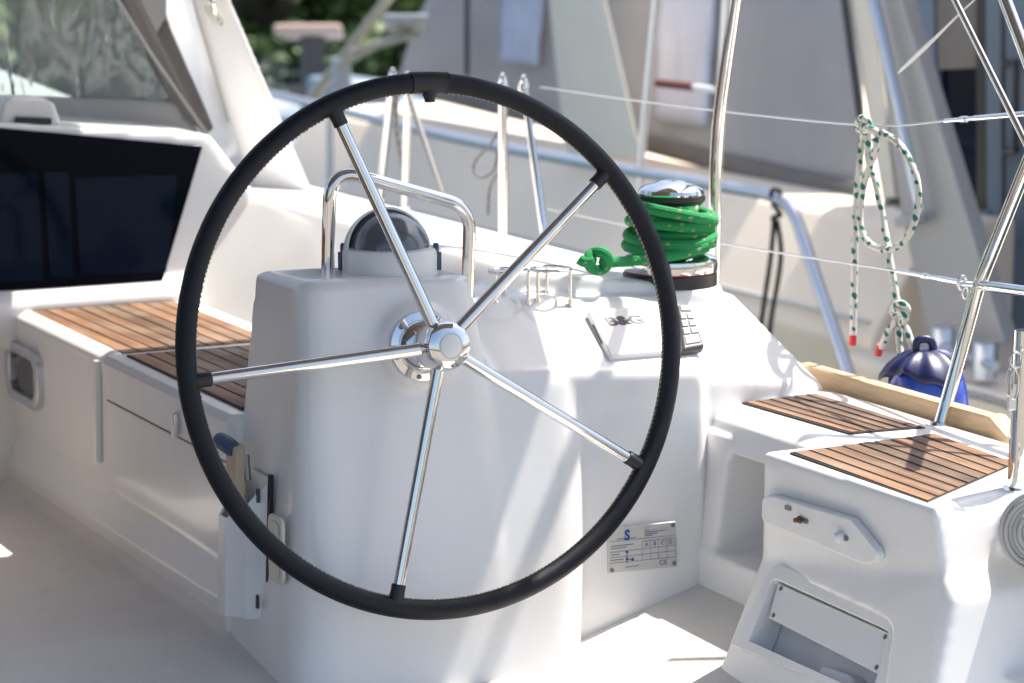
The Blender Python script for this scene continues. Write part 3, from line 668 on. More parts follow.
# ================================================================== WINCH WITH GREEN ROPE
WX = V((.685, .398, .556))
k = thing('sheet_winch', 'chrome topped winch on the coaming wrapped in green rope', 'winch', WX)
bm = bmesh.new(); lathe(bm, WX, (0, 0, 1), [(0, -.05), (.091, -.05), (.091, .018), (.088, .022), (0, .022)], 48); obj('base', bm, 'black', k, ang=30)
bm = bmesh.new(); lathe(bm, WX, (0, 0, 1), [(0, .0225), (.0895, .0225), (.0895, .0242), (0, .0242)], 48); obj('red_ring', bm, 'red', k, ang=30)
bm = bmesh.new(); lathe(bm, WX, (0, 0, 1), [(0, .0243), (.091, .0243), (.092, .036), (.090, .047), (.084, .051), (.066, .056), (.055, .07), (.050, .09), (.050, .13), (.058, .15), (.060, .16), (0, .16)], 56); obj('drum', bm, 'chrome', k, ang=30)
bm = bmesh.new(); lathe(bm, WX, (0, 0, 1), [(0, .152), (.060, .152), (.066, .160), (.066, .168), (0, .168)], 48); obj('jaw_ring', bm, 'black', k, ang=30)
bm = bmesh.new(); lathe(bm, WX, (0, 0, 1), [(0, .1685), (.063, .1685), (.0645, .173), (.062, .180), (.050, .188), (.030, .192), (.022, .196), (.012, .196), (.011, .190), (0, .190)], 48); obj('cap', bm, 'chrome', k, ang=30)
rp = thing('green_rope', 'bright green flecked rope wound round the winch with knotted end', 'rope', WX+V((0, 0, .06)))
pts = []; turns = 6.7; n = 200; rnd = random.Random(4)
for i in range(n+1):
    f = i/n; a = -f*turns*2*PI+.6
    lay = .5+.5*math.sin(f*9.5)
    rad = .064+.020*lay+.004*math.sin(f*31)+.012*max(0, math.sin(a+.8))*(f > .3)
    z = .073+.066*f+.012*math.sin(f*17)+.013*math.sin(a+f*6)*(.4+f)
    pts.append(WX+V((math.cos(a)*rad, math.sin(a)*rad, z)))
bm = bmesh.new(); tube(bm, pts, .0108, 12); obj('wraps', bm, 'ropegreen', rp, ang=80)
tl_ = [WX+V((.03, -.086, .076)), WX+V((-.035, -.083, .064)), PY(632, 261, .33), PY(617, 262, .325), PY(604, 263, .32)]
kc = PY(598, 261, .318)
knot = [kc+(RT*math.cos(a)*.019+UP*math.sin(a)*.017+FW*.012*math.sin(1.5*a)) for a in [k_*2*PI/14+.4 for k_ in range(20)]]
tlc = [PY(584, 262, .32), PY(579, 259, .32), PY(578, 264, .32)]
bm = bmesh.new(); tube(bm, catmull(tl_+knot+[kc+RT*-.012-FW*.012, tlc[0]-FW*.006, tlc[1]], 6), .0102, 12); obj('knotted_end', bm, 'ropegreen', rp, ang=80)

# ================================================================== HELM SEAT (stern corner)
s = thing('corner_bench', 'white stepped stern corner bench with two teak panels and a screwed cover plate', 'bench', (.8, -.3, 0))
HS = []
# front block with the open cubby, built round the hollow
HS.append([(.66, y, .358) for y in (-.9, .22)]+[(x, y, z) for x, z in ((.915, .358), (.915, .29), (.605, .292), (.625, .345)) for y in (-.9, .2)])
HS.append([(x, y, z) for y in (.05, .24) for x, z in ((.575, -.09), (.575, .10), (.605, .32), (.98, .32), (.98, -.09))])
HS.append([(x, y, z) for x in (.82, .94) for y in (-.9, .22) for z in (-.09, .31)])
HS.append([(x, y, z) for x in (.57, .94) for y in (-.9, .22) for z in (-.09, .112)])
# stern block, with the moulded flare and the niche cut later
HS.append([(.5, -.225, .358), (.5, -.71, .362), (.80, -.225, .358), (.86, -.60, .362), (.5, -.225, .15), (.5, -.742, .262), (.5, -.735, .15), (.8, -.225, .1), (.9, -.735, .262), (.9, -.74, .1)])
HS.append([(.5, -.225, .17), (.5, -.742, .262), (.5, -.775, .232), (.5, -.79, .16), (.385, -.25, -.05), (.385, -.84, -.05), (.5, -.225, .12), (.98, -.225, -.05), (.98, -.82, -.05), (.98, -.80, .16), (.95, -.775, .232), (.9, -.745, .262), (.9, -.225, .2)])
HS.append([(.66, -.225, .358), (.66, -.2, .358), (.93, .2, .357), (.915, -.62, .357), (.86, -.64, .362), (.7, -.3, .36), (.66, -.225, .2), (.95, .2, .1), (.95, -.7, .1), (.8, -.7, .1)])
def nfx(x, y, off=0):   # on the flared face below the seat
    p0 = V((.5-off, -.5, .155)); nr = V((-.2, 0, .115)).normalized(); return PL(x, y, p0, nr)
NR = V((-.2, 0, .115)).normalized()
out = [nfx(*p) for p in ((778, 575), (781, 570.5), (788, 568), (899, 617), (909, 625), (912, 638), (893, 712), (738, 648))]
inn = [nfx(*p) for p in ((779, 586), (781, 584), (785, 584), (891, 632.5), (896, 636), (897, 641), (879, 700), (757, 645))]
mid = [a_.lerp(b_, .6) for a_, b_ in zip(inn, out)]
CUT = [p+NR*.06 for p in mid]+[p-NR*.115 for p in mid]
fused('moulding', HS, 'gel', s, cuts=[CUT], voxel=.006, it=9)
h1 = [PZ(*p, .362) for p in ((850, 433), (742, 402), (815, 393), (925, 427))]
bm = bmesh.new(); planks(bm, [(p.x, p.y) for p in h1], 6, .3545, .0085, .0095); obj('teak_panel', bm, ['teak', 'caulk'], s, smooth=False)
h2 = [PZ(*p, .366) for p in ((928, 500), (790, 450), (935, 431.5), (1016, 461))]
bm = bmesh.new(); planks(bm, [(p.x, p.y) for p in h2], 9, .3552, .0085, .0095); obj('teak_panel', bm, ['teak', 'caulk'], s, smooth=False)
# niche frame and its screwed cover plate
bm = bmesh.new(); ringplate(bm, [p-NR*.012 for p in out], [p-NR*.012 for p in inn], NR*.031); obj('niche_frame', bm, 'gel', s, bevel=.007, seg=4)
bm = bmesh.new(); ringplate(bm, [p-NR*.034 for p in mid], [p-NR*.034 for p in inn], NR*.025); extrude(bm, [p-NR*.036 for p in mid], NR*-.004); obj('niche_tray', bm, 'gel', s, smooth=False)
cvq = [nfx(*p) for p in ((782, 585.5), (896.5, 637), (885, 677.5), (773, 620))]
bm = bmesh.new(); extrude(bm, [p+NR*.004 for p in cvq], NR*.006); cv = obj('niche_cover', bm, 'plastic_white', s, bevel=.0015)
for sx, sy in ((.04, .9), (.035, .12), (.955, .88), (.955, .12)):
    p = cvq[3].lerp(cvq[2], sx).lerp(cvq[0].lerp(cvq[1], sx), sy)+NR*.010
    bm = bmesh.new(); lathe(bm, p, NR, [(.0042, -.002), (.0042, .0012), (.0028, .002), (0, .002)], 12); obj('screw', bm, 'screw', cv)
bm = bmesh.new(); ip = [nfx(*p) for p in ((800, 702), (819, 659), (850, 670), (866, 702))]; hull(bm, [p-NR*.040 for p in ip]+[p.lerp(ip[0], .08)-NR*.008 for p in ip]); obj('niche_insert', bm, 'gel', s, bevel=.008)
# bolted slotted catch plate
lq = [(769, 500), (771, 496), (776, 494), (782, 494.5), (859, 517), (884, 548), (886, 553), (885, 559), (880, 563), (874, 564), (866, 562), (771, 522), (768.5, 516)]
bm = bmesh.new(); extrude(bm, [PX(*p, .5) for p in lq], (-.016, 0, 0)); cpz = obj('catch_plate', bm, 'plastic_white', s, bevel=.005, seg=4)
for (x, y) in ((788, 508), (805, 521), (845, 538)):
    p = PX(x, y, .483); bm = bmesh.new(); extrude(bm, rrect(p, (0, 1, 0), (0, 0, 1), .018, .008, .0038), (-.0012, 0, 0)); obj('slot', bm, 'screw', cpz)
bm = bmesh.new(); lathe(bm, PX(801, 519.5, .484), (-1, 0, 0), [(.0066, 0), (.0066, .005), (.0042, .006), (.0042, .013), (.003, .014), (0, .014)], 6); obj('bolt', bm, 'rust', cpz)
bm = bmesh.new(); lathe(bm, PX(842, 537, .484), (-1, 0, 0), [(.0085, 0), (.0098, .004), (.0088, .010), (.005, .014), (0, .015)], 20); obj('knob', bm, 'plastic_white', cpz)

# ================================================================== GUARD RAILS, POSTS, LIFELINES
tube_b = PZ(940, 426, .355); pj = PX(979, 285, 1.0); pe_ = PX(1024, 172, 1.0); pe2 = pe_+(pe_-pj)*1.2
k = thing('stern_rail', 'slanted stainless stern rail post with side tube beside the rear teak panel', 'stern rail', tube_b)
bm = bmesh.new(); tube(bm, [tube_b, pj, pe_, pe2], .0125, 18); obj('post', bm, 'chrome', k, ang=60)
bm = bmesh.new(); tube(bm, [pj, PX(1030, 292, .985), PX(1200, 312, .96)], .0098, 16); obj('side_tube', bm, 'chrome', k, ang=60)
bm = bmesh.new(); lathe(bm, tube_b+V((0, 0, -.002)), (pj-tube_b), [(0, -.004), (.024, -.004), (.024, .004), (.0135, .008)], 24); obj('foot', bm, 'chrome', k)
bm = bmesh.new(); tube(bm, [pj+V((-.028, .012, .004))+V((math.cos(a)*.009, 0, math.sin(a)*.012)) for a in [2*PI*i/20 for i in range(20)]], .003, 8, closed=True)
tube(bm, [pj, pj+V((-.035, .018, .002))], .0055, 10)
tube(bm, [pj+V((-.03, .0, -.012))+V((math.cos(a)*.006, 0, math.sin(a)*.011)) for a in [2*PI*i/20 for i in range(20)]], .0018, 8, closed=True); obj('shackle', bm, 'chrome', k, ang=60)

def wire(name, label, pts, term, cat='wire'):
    k = thing(name, label, cat, pts[0])
    bm = bmesh.new(); tube(bm, catmull(pts, 6), .0021, 8); obj('cable', bm, 'steel', k, ang=80)
    bm = bmesh.new()
    for a, b_, r in term: tube(bm, [a, b_], r, 12)
    obj('turnbuckle', bm, 'chrome', k, ang=50); return k
A0 = PX(540, 87, 1.05); A1 = PX(862, 125, 1.05); A2 = PX(945, 121, 1.05); A3 = PX(1012, 115, 1.03); A4 = PX(1060, 111, 1.03)
def al(p, q, f): return p.lerp(q, f)
wire('lifeline', 'upper guard wire that the green-flecked rope hangs from', [A0, al(A0, A1, .5)-V((0, 0, .006)), A1, A2, A3, A4], [(A2, A3, .0042), (al(A2, A3, .25), al(A2, A3, .33), .0062), (al(A2, A3, .45), A3, .0052), (A3, A4, .005)])
B0 = PX(548, 209, 1.05); B2 = PX(897, 271, 1.04); B3 = PX(975, 285, 1.0)
wire('lifeline', 'lower guard wire ending at the slanted stern rail post', [B0, al(B0, B2, .5)-V((0, 0, .008)), B2, B3], [(B2, B3, .0042), (al(B2, B3, .35), al(B2, B3, .40), .006), (al(B2, B3, .55), al(B2, B3, .98), .0052)])

def stanchion(label, top, bot, r, brace=None):
    k = thing('stanchion', label, 'stanchion', bot, 'guard rail stanchions')
    bm = bmesh.new(); tube(bm, [bot, top], r, 16); obj('post', bm, 'chrome', k, ang=60)
    bm = bmesh.new(); lathe(bm, top, (0, 0, 1), [(.0, -.014), (.0145, -.014), (.015, 0), (.013, .007), (.007, .010), (0, .011)], 16)
    tube(bm, [top+V((math.cos(a)*.010, math.cos(a)*.006, .014+math.sin(a)*.010)) for a in [2*PI*i/16 for i in range(16)]], .0035, 8, closed=True); obj('top_fitting', bm, 'chrome', k)
    bm = bmesh.new(); lathe(bm, bot, (0, 0, 1), [(0, -.12), (.03, -.12), (.03, -.11), (.017, -.10), (.017, .02), (r, .024)], 16); obj('socket', bm, 'chrome', k)
    if brace:
        bm = bmesh.new(); tube(bm, brace, .008, 12); obj('brace', bm, 'screw', k, ang=60)
def st(x, y): return PX(x, y, 1.05)
stanchion('upright stanchion behind the rim, right of its top marker sleeve', st(503, 84), st(503, 262), .0115)
stanchion('leaning stanchion standing close behind the upper right spoke', st(524, 86), st(548, 262), .0095)
stanchion('left stanchion of the gate pair behind the upper left spoke', st(393, 78), st(379, 205), .0115)
stanchion('right stanchion of the gate pair, with a dark diagonal brace', st(408, 82), st(405, 215), .0105, [st(404, 80), st(442, 195)])
tag(tubes('hanging_line', [catmull([st(397, 86), st(396, 120), st(400, 150), st(404, 175), st(404, 215)], 8)], .007, 'ropegrey'), 'dark grey line hanging down between the gate stanchions', 'rope')
tag(tubes('coiled_line', [catmull([st(500, 128), st(490, 145), st(476, 160), st(474, 172), st(482, 178), st(494, 170), st(498, 150), st(499, 170), st(490, 188), st(488, 215)], 8)], .0035, 'ropegrey'), 'thin grey line looped beside the upright stanchion', 'rope')

# slim tubes and wires at the right edge
tag(tubes('backstay', [[PX(940, -30, .99), PX(1024, 139, .99), PX(1090, 272, .99)]], .0062, 'chrome'), 'thin dark stay crossing the blue grey doors', 'stay')
tag(tubes('davit_tube', [[PX(990, -40, 1.08), PX(1040, 92, 1.08), PX(1100, 250, 1.08)]], .0125, 'chrome'), 'thick beige looking tube in the top right corner', 'tube')
k = V(PX(898, 73, 1.15)); bm = bmesh.new(); n = 12; e1 = PX(985, -9, 1.15); e2 = PX(1060, -60, 1.15)
P_ = catmull([k, PX(932, 41, 1.15), e1, e2], 6); tube(bm, P_, [(.0016, .0030, .0040, .0046, .0047, .0044, .0038)[i] if i < 7 else max(.0012, .0034-.0004*(i-6)) for i in range(len(P_))], 10)
tag(obj('whip_antenna', bm, 'plastic_white', ang=60), 'tapered white rod slanting across the dark doorway', 'antenna')

# stern post with rings, hose coil
k = thing('ring_post', 'short stainless post with hanging rings beside the grey hose', 'post', PX(1016, 489, .70))
bm = bmesh.new(); tube(bm, [PX(1016, 492, .70), PX(1024, 330, .70)], .0145, 18); obj('post', bm, 'chrome', k, ang=60)
bm = bmesh.new(); lathe(bm, PX(1015.5, 488, .70), (0, 0, 1), [(0, -.008), (.024, -.008), (.024, .0), (.014, .004)], 20); obj('foot', bm, 'chrome', k)
bm = bmesh.new(); box(bm, PX(1008, 402, .68)-V((.008, .012, .012)), PX(1016, 392, .68)+V((.014, .012, .012))); obj('clamp', bm, 'alu', k, bevel=.003)
for (x, y, a, ry) in ((1016, 360, .010, .012), (1009, 382, .007, .022), (1014, 384, .007, .024)):
    cc_ = PX(x, y, .67); bm = bmesh.new(); tube(bm, [cc_+RT*(math.cos(q_)*a)+V((0, 0, math.sin(q_)*ry))+FW*.004*math.cos(q_) for q_ in [2*PI*i/24 for i in range(24)]], .0018, 8, closed=True); obj('ring', bm, 'steel', k, ang=80)
hc = PX(1040, 531, .62)
bm = bmesh.new(); P_ = []; hx = V((.82, -.57, 0)).normalized(); hn = V((0, 0, 1)).cross(hx)
for i in range(260):
    a = i/260*7*2*PI; r_ = .014+.0088*a/(2*PI)*.78
    P_.append(hc+hx*(math.cos(a)*r_)+V((0, 0, 1))*(math.sin(a)*r_*1.05)+hn*(.003*math.sin(a*.7)))
tube(bm, P_, .0038, 10)
tag(obj('hose_coil', bm, 'hose', ang=80), 'flat grey spiral of hose hanging at the right edge', 'hose')

# ================================================================== ROPES, FENDER, PLANK between the boats
def rope(name, label, paths, r, m, cat='rope', ends=(), endmat='red'):
    k = thing(name, label, cat, paths[0][0])
    for i, p in enumerate(paths):
        bm = bmesh.new(); tube(bm, catmull(p, 8), r, 12); obj('strand', bm, m, k, ang=80)
    for a, b_ in ends:
        bm = bmesh.new(); tube(bm, [a, b_], r*1.08, 12); obj('whipped_end', bm, endmat, k, ang=50)
    return k
def rx(x, y, d=0): return PX(x, y, 1.05+d)
rope('fender_rope', 'white rope with green flecks knotted over the upper guard wire', [
    [rx(858, 122), rx(862, 118, -.012), rx(868, 121, -.016), rx(868, 129, -.012), rx(860, 130, .006), rx(857, 124, .012), rx(866, 127, -.018), rx(874, 131, -.014), rx(879, 136)],
    [rx(872, 129, -.008), rx(884, 134), rx(897, 142), rx(908, 157), rx(917, 180), rx(918, 205), rx(913, 226), rx(904, 241), rx(892, 249), rx(880, 249), rx(868, 242), rx(861, 228), rx(860, 210), rx(864, 185), rx(872, 160), rx(876, 146, -.008), rx(874, 138, -.012)],
    [rx(864, 131), rx(862, 145, .006), rx(859, 170), rx(856, 205, .004), rx(855, 240), rx(854, 290), rx(853, 336)],
    [rx(868, 132, .004), rx(869, 160, .008), rx(876, 185, .006), rx(884, 225, .010), rx(890, 260), rx(896, 295), rx(899, 312)],
    [rx(893, 308, -.006), rx(900, 303, -.012), rx(907, 308, -.006), rx(906, 315, .006), rx(896, 316, .010), rx(893, 310, -.004), rx(902, 312, -.014), rx(905, 320, -.006), rx(899, 324)],
    [rx(900, 318), rx(907, 330), rx(911, 342), rx(914, 352)],
    [rx(897, 320, -.006), rx(889, 330, -.004), rx(882, 345), rx(880, 347)],
    [rx(899, 322, .006), rx(899, 340, .008), rx(901, 356, .006)]],
    .0068, 'ropewhite', ends=[(rx(853, 335), rx(852.6, 345)), (rx(880.5, 345), rx(878, 355))])
# fender: inflated teardrop with a moulded eye
fc = PX(926, 383, 1.06)
k = thing('fender', 'glossy blue inflatable fender hanging behind the wooden plank', 'fender', fc)
bm = bmesh.new(); ax = V((-.10, -.02, 1)).normalized()
lathe(bm, fc, ax, [(0, -.26), (.04, -.25), (.066, -.21), (.076, -.15), (.079, -.08), (.077, -.02), (.068, .022), (.052, .042), (.030, .054), (.022, .060), (0, .062)], 40)
body = obj('body', bm, 'blue', k, ang=80)
bm = bmesh.new(); fu, fv, _ = frame_of(ax); rows = []
for hh, r_, am in ((.066, .010, .0), (.064, .026, .002), (.057, .044, .004), (.046, .059, .007), (.034, .071, .010), (.024, .077, .012), (.020, .075, .012)):
    rows.append([bm.verts.new(fc+ax*(hh-am*.9*math.cos(3*q_+.5)-am*.5*math.cos(8*q_))+(fu*math.cos(q_)+fv*math.sin(q_))*(r_+am*(.8*math.cos(3*q_+.6)+.6*math.sin(5*q_+1)+.25*math.sin(9*q_)))) for q_ in [2*PI*i/60 for i in range(60)]])
for a, b_ in zip(rows, rows[1:]):
    for i in range(60): bm.faces.new((a[i], b_[i], b_[(i+1) % 60], a[(i+1) % 60]))
bm.faces.new(rows[0])
obj('collar', bm, 'navy', k, ang=80)
bm = bmesh.new(); tube(bm, catmull([fc+ax*.055+RT*-.018, fc+ax*.080+RT*-.014, fc+ax*.086, fc+ax*.080+RT*.014, fc+ax*.055+RT*.018], 6), .008, 10); obj('eye', bm, 'navy', k, ang=80)
# plank
pk = [PX(797, 363, .935), PX(984, 415, .935), PX(1007, 441, .935), PX(1007, 470, .935), PX(790, 404, .935)]
k = thing('wooden_plank', 'pale wooden plank with slanted end lying along the deck edge', 'plank', pk[4])
bm = bmesh.new(); extrude(bm, pk, (.030, 0, 0)); obj('board', bm, 'wood', k, bevel=.003)
bm = bmesh.new(); extrude(bm, [p+V((-.0015, 0, 0)) for p in (PX(984, 415, .935), PX(990, 417, .935), PX(1007, 437, .935), PX(1007, 462, .935), PX(1000, 460, .935))], (.034, -.004, 0.002)); obj('end_cleat', bm, 'wood', k, bevel=.002)

# ================================================================== NEIGHBOURING YACHT
nb = thing('neighbouring_yacht', 'ivory motor yacht moored alongside under grey canvas covers', 'yacht', (4.0, 4, -.6))
ny = lambda y, q: [(x, y, z) for x, z in q]
hp = [(2.95, -.8), (2.78, -.2), (2.76, .02), (2.80, .05), (2.96, .30), (3.0, .345), (3.35, .37), (6, .37), (6, -.8)]
bm = bmesh.new(); ya, yb = 2.55, 16
secs = [(1.2, .0), (2.1, .0), (2.6, .0), (3.4, .0), (5, .01), (7.5, .03)]
prof0 = [(3.1, -.9), (2.74, -.25), (2.72, -.045), (2.74, -.03), (2.78, .0), (2.84, .02)]
rings = []
# main hull
R_ = [(2.95, -.9), (2.76, -.3), (2.70, -.06), (2.73, .0), (2.92, .28), (2.97, .30), (3.7, .305), (6.5, .31), (6.5, -.9)]
for y, dz in secs[2:]:
    rings.append([bm.verts.new((x, y, z+(dz if z > -.5 else 0))) for x, z in R_])
for a, b_ in zip(rings, rings[1:]):
    for i in range(len(a)):
        j = (i+1) % len(a); bm.faces.new((a[i], a[j], b_[j], b_[i]))
bm.faces.new(rings[0][::-1]); bm.faces.new(rings[-1])
obj('hull', bm, 'nhull', nb, bevel=.015)
# aft bathing deck, lower
bm = bmesh.new(); hull(bm, [(x, y, z) for y in (-3.0, 2.62) for x, z in ((2.80, -.9), (2.62, -.35), (2.60, -.10), (2.62, -.075), (6.5, -.06), (6.5, -.9))]); obj('aft_deck', bm, 'nhull', nb, bevel=.012)
bm = bmesh.new(); tube(bm, [(2.60, -3.0, -.16), (2.60, 2.60, -.16)], .022, 10); obj('rubbing_strake', bm, 'alu', nb)
# dark joint line under the bulwark, and fittings
bm = bmesh.new(); box(bm, (2.715, 2.64, .004), (2.76, 7.45, .012)); obj('hull_line', bm, 'alu', nb)
for x, y in ((782, 332), (889, 202)):
    bm = bmesh.new(); p = PX(x, y, 2.78); lathe(bm, p, (-1, 0, 0), [(.014, -.03), (.014, .01), (0, .012)], 12); obj('drain', bm, 'screw', nb)
# canvas enclosure
def cvs(x, y, X=3.2): return PX(x, y, X)
def canvas(name, a, b_, c2, d, m, amp=.012, th=.01, nu=40, nv=30, seed=2, par=nb):
    bm = bmesh.new(); rnd = random.Random(seed); ph = [rnd.uniform(0, 6.28) for _ in range(5)]; F = []; G2 = []
    for i in range(nu+1):
        f_, g_ = [], []
        for j in range(nv+1):
            s_, t_ = i/nu, j/nv; p = quadf(a, b_, c2, d)(s_, t_)
            w_ = amp*(math.sin(s_*7+ph[0]+3*t_)+.6*math.sin(s_*15+ph[1]-4*t_)+.5*math.sin(t_*13+ph[2]+s_*3))
            f_.append(bm.verts.new(p+V((w_, 0, 0)))); g_.append(bm.verts.new(p+V((w_+th, 0, 0))))
        F.append(f_); G2.append(g_)
    for i in range(nu):
        for j in range(nv):
            bm.faces.new((F[i][j], F[i+1][j], F[i+1][j+1], F[i][j+1])); bm.faces.new((G2[i][j], G2[i][j+1], G2[i+1][j+1], G2[i+1][j]))
    for i in range(nu):
        for j in (0, nv): bm.faces.new((F[i][j], F[i+1][j], G2[i+1][j], G2[i][j]))
    for j in range(nv):
        for i in (0, nu): bm.faces.new((F[i][j], F[i][j+1], G2[i][j+1], G2[i][j]))
    return obj(name, bm, m, par, ang=180)
canvas('canvas_cover', cvs(393, 90), cvs(862, 206), cvs(846, -90, 3.36), cvs(455, -90, 3.36), 'canvas')
canvas('canvas_hem', cvs(393, 76, 3.18), cvs(862, 184, 3.18), cvs(862, 206, 3.18), cvs(393, 90, 3.18), 'canvas_dark', .004, .008, 30, 3)
canvas('canvas_window', cvs(501, 62, 3.185), cvs(538, 66, 3.185), cvs(546, -28, 3.295), cvs(500, -28, 3.295), 'vinyl_frosted', .006, .006, 10, 12, 5)
canvas('canvas_window', cvs(657, 122, 3.175), cvs(706, 126, 3.175), cvs(716, -28, 3.27), cvs(655, -28, 3.27), 'vinyl_frosted', .006, .006, 10, 12, 6)
bm = bmesh.new(); tube(bm, [cvs(467, -30, 3.25), cvs(467, 75, 3.15)], .012, 8); obj('canvas_pole', bm, 'grey', nb)
# slanted supports
def prism(name, quad, d, m, bev=.01): bm = bmesh.new(); extrude(bm, quad, d); return obj(name, bm, m, nb, bevel=bev)
q = [PX(*p, 2.88) for p in ((545, -60), (592, -60), (643, 160), (569, 160))]; prism('arch_pillar', q, (.10, .22, .02), 'ncream', .02)
q = [PX(*p, 2.88) for p in ((838, -60), (866, -60), (897, 212), (882, 200))]; prism('cream_pillar', q, (.06, .05, 0), 'ncream', .01)
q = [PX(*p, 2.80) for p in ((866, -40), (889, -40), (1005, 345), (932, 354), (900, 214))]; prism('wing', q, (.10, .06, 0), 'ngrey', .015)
bm = bmesh.new(); tube(bm, [cvs(836, -60, 2.86), cvs(860, 118, 2.86)], .012, 8); obj('seal', bm, 'grey', nb)
bm = bmesh.new(); tube(bm, fillet([PX(866, -30, 2.74), PX(895, 90, 2.74), PX(912, 172, 2.74), PX(922, 216, 2.74), PX(900, 222, 2.80)], [.3, .1, .05]), .018, 14); obj('wing_rail', bm, 'alu', nb)
# saloon doors
X3 = 3.25
prism('door_frame', [PX(*p, X3) for p in ((896, -40), (932, -40), (940, 400), (925, 400))], (.05, 0, 0), 'bluegrey', .006)
dg_ = prism('door_glass', [PX(*p, X3+.03) for p in ((930, -40), (988, -40), (990, 420), (932, 420))], (.02, 0, 0), 'navyglass', .001)
bm = bmesh.new(); extrude(bm, [PX(*p, X3+.015) for p in ((932, -40), (976, -40), (977, 68), (932, 70))], (.008, 0, 0)); obj('blind', bm, 'canvas_dark', dg_)
bm = bmesh.new(); extrude(bm, [PX(*p, X3+.01) for p in ((976, -40), (987, -40), (989, 420), (977, 420))], (.012, 0, 0)); obj('black_strip', bm, 'black', dg_)  # solid black strip between the glass and the door
d2 = prism('door', [PX(*p, X3-.01) for p in ((985, -40), (1060, -40), (1060, 430), (988, 430))], (.05, 0, 0), 'bluegrey', .006)
bm = bmesh.new(); tube(bm, fillet([PX(1004, 64, X3-.01), PX(1016, 62, X3-.08), PX(1016, 150, X3-.08), PX(1004, 152, X3-.01)], .02), .011, 10); obj('handle', bm, 'black', d2)
bm = bmesh.new(); extrude(bm, [PX(*p, X3-.02) for p in ((930, 212), (988, 210), (988, 240), (930, 242))], (.02, 0, 0)); obj('door_rail', bm, 'bluegrey', dg_)
bm = bmesh.new(); tube(bm, [PX(1002, -40, X3-.014), PX(1004, 430, X3-.014)], .006, 6); obj('seam', bm, 'grey', d2)
bm = bmesh.new(); box(bm, (3.36, 1.0, -.1), (6.4, 2.9, 2.4)); obj('bulkhead', bm, 'bluegrey', nb, bevel=.02)
# cleats on the aft deck
for i, (x, y) in enumerate(((943, 352), (985, 368))):
    p = PX(x, y, 2.68)
    for dx in (0,):
        bm = bmesh.new(); lathe(bm, p+V((0, 0, -.03)), (0, 0, 1), [(0, 0), (.036, 0), (.036, .10), (.033, .105), (0, .105)], 20)
        tube(bm, [p+V((-.03, -.085, .02)), p+V((.0, .085, .02))], .014, 12); obj('bollard', bm, 'alu', nb, ang=40)
# guard rail of the neighbour
G0, G1, G2_ = PX(200, 77, 2.5), PX(765, 194, 2.5), PX(850, 378, 2.45)
nr_ = thing('side_rail', 'pale aluminium rail of the next boat bending down at its end', 'rail', G2_)
bm = bmesh.new(); tube(bm, fillet([G0, PX(480, 144, 2.5), G1+V((0, -.03, 0)), PX(792, 206, 2.5), G2_], [.5, .05, .12]), .0195, 16); obj('rail_tube', bm, 'alu', nr_, ang=60)
for x0, y0, x1, y1 in ((659, -40, 640, 168), (330, 105, 330, 185), (640, 168, 640, 235), (728, -40, 716, 182)):
    bm = bmesh.new(); tube(bm, [PX(x0, y0, 2.5), PX(x1, y1, 2.5)], .0155 if y0 < 0 else .0145, 14); obj('support', bm, 'alu', nr_, ang=60)
bm = bmesh.new(); tube(bm, [PX(658, 83, 2.48), PX(694, 87, 2.48)], .014, 10); obj('strap', bm, 'redbrown', nr_)
bm = bmesh.new(); tube(bm, [PX(694, 87, 2.48), PX(720, 91, 2.48)], .011, 10); obj('strap_end', bm, 'plastic_white', nr_)
def kx(x, y, d=0): return PX(x, y, 2.5+d)
kp = [kx(771, 197, -.03), kx(773, 190, -.03), kx(780, 192, -.0), kx(779, 200, .02), kx(773, 204, -.0), kx(777, 209, -.03), kx(780, 215, -.0), kx(773, 218, -.03), kx(776, 224, -.02)]
rope('black_rope', 'doubled black rope hanging from the bend of the pale rail', [kp, [kx(774, 222), kx(771, 255), kx(766, 290), kx(760, 330), kx(754, 360)], [kx(777, 220, -.01), kx(781, 250), kx(778, 280), kx(771, 320), kx(768, 360)]], .0078, 'ropeblack')
rope('mooring_rope', 'pale rope lying along the aft deck of the next boat', [[PX(900, 372, 2.64), PX(930, 378, 2.62), PX(960, 386, 2.63), PX(990, 396, 2.64), PX(1020, 404, 2.62), PX(1060, 412, 2.63)], [PX(905, 380, 2.61), PX(940, 389, 2.61), PX(985, 398, 2.61), PX(1050, 420, 2.61)]], .013, 'ropepale')

# ================================================================== FAR LEFT BACKGROUND
def boatm(name, label, px, py, dist, L, W, Hh, m, rot, cat='boat'):
    d = ray(px, py); p = EYE+d*dist; k = thing(name, label, cat, (p.x, p.y, -.62))
    R2 = Matrix.Translation((p.x, p.y, 0)) @ Matrix.Rotation(rot, 4, 'Z')
    bm = bmesh.new(); rings = []
    for i in range(11):
        f = i/10; wd = W/2*(1-max(0, (f-.45)/.55)**2.2)*(.9+.1*f) if f < 1 else .02
        sh = -.62+Hh*(1+.25*f*f)
        rings.append([bm.verts.new(R2 @ V((L*(f-.5), s_*w_, z))) for s_, w_, z in ((-1, wd*.6, -.75), (-1, wd*.9, -.4), (-1, wd, sh), (-1, wd*.9, sh+.01), (1, wd*.9, sh+.01), (1, wd, sh), (1, wd*.9, -.4), (1, wd*.6, -.75))])
    for a, b_ in zip(rings, rings[1:]):
        for i in range(8): bm.faces.new((a[i], a[(i+1) % 8], b_[(i+1) % 8], b_[i]))
    bm.faces.new(rings[0][::-1]); bm.faces.new(rings[-1])
    obj('hull', bm, m, k, ang=40); return k, R2, p
k, R2, p = boatm('moored_motorboat', 'pale blue boat with a pink flat cover on a post', 330, 92, 14, 4.6, 1.7, .70, 'boatblue', .3)
pc_ = EYE+ray(309, 26)*14
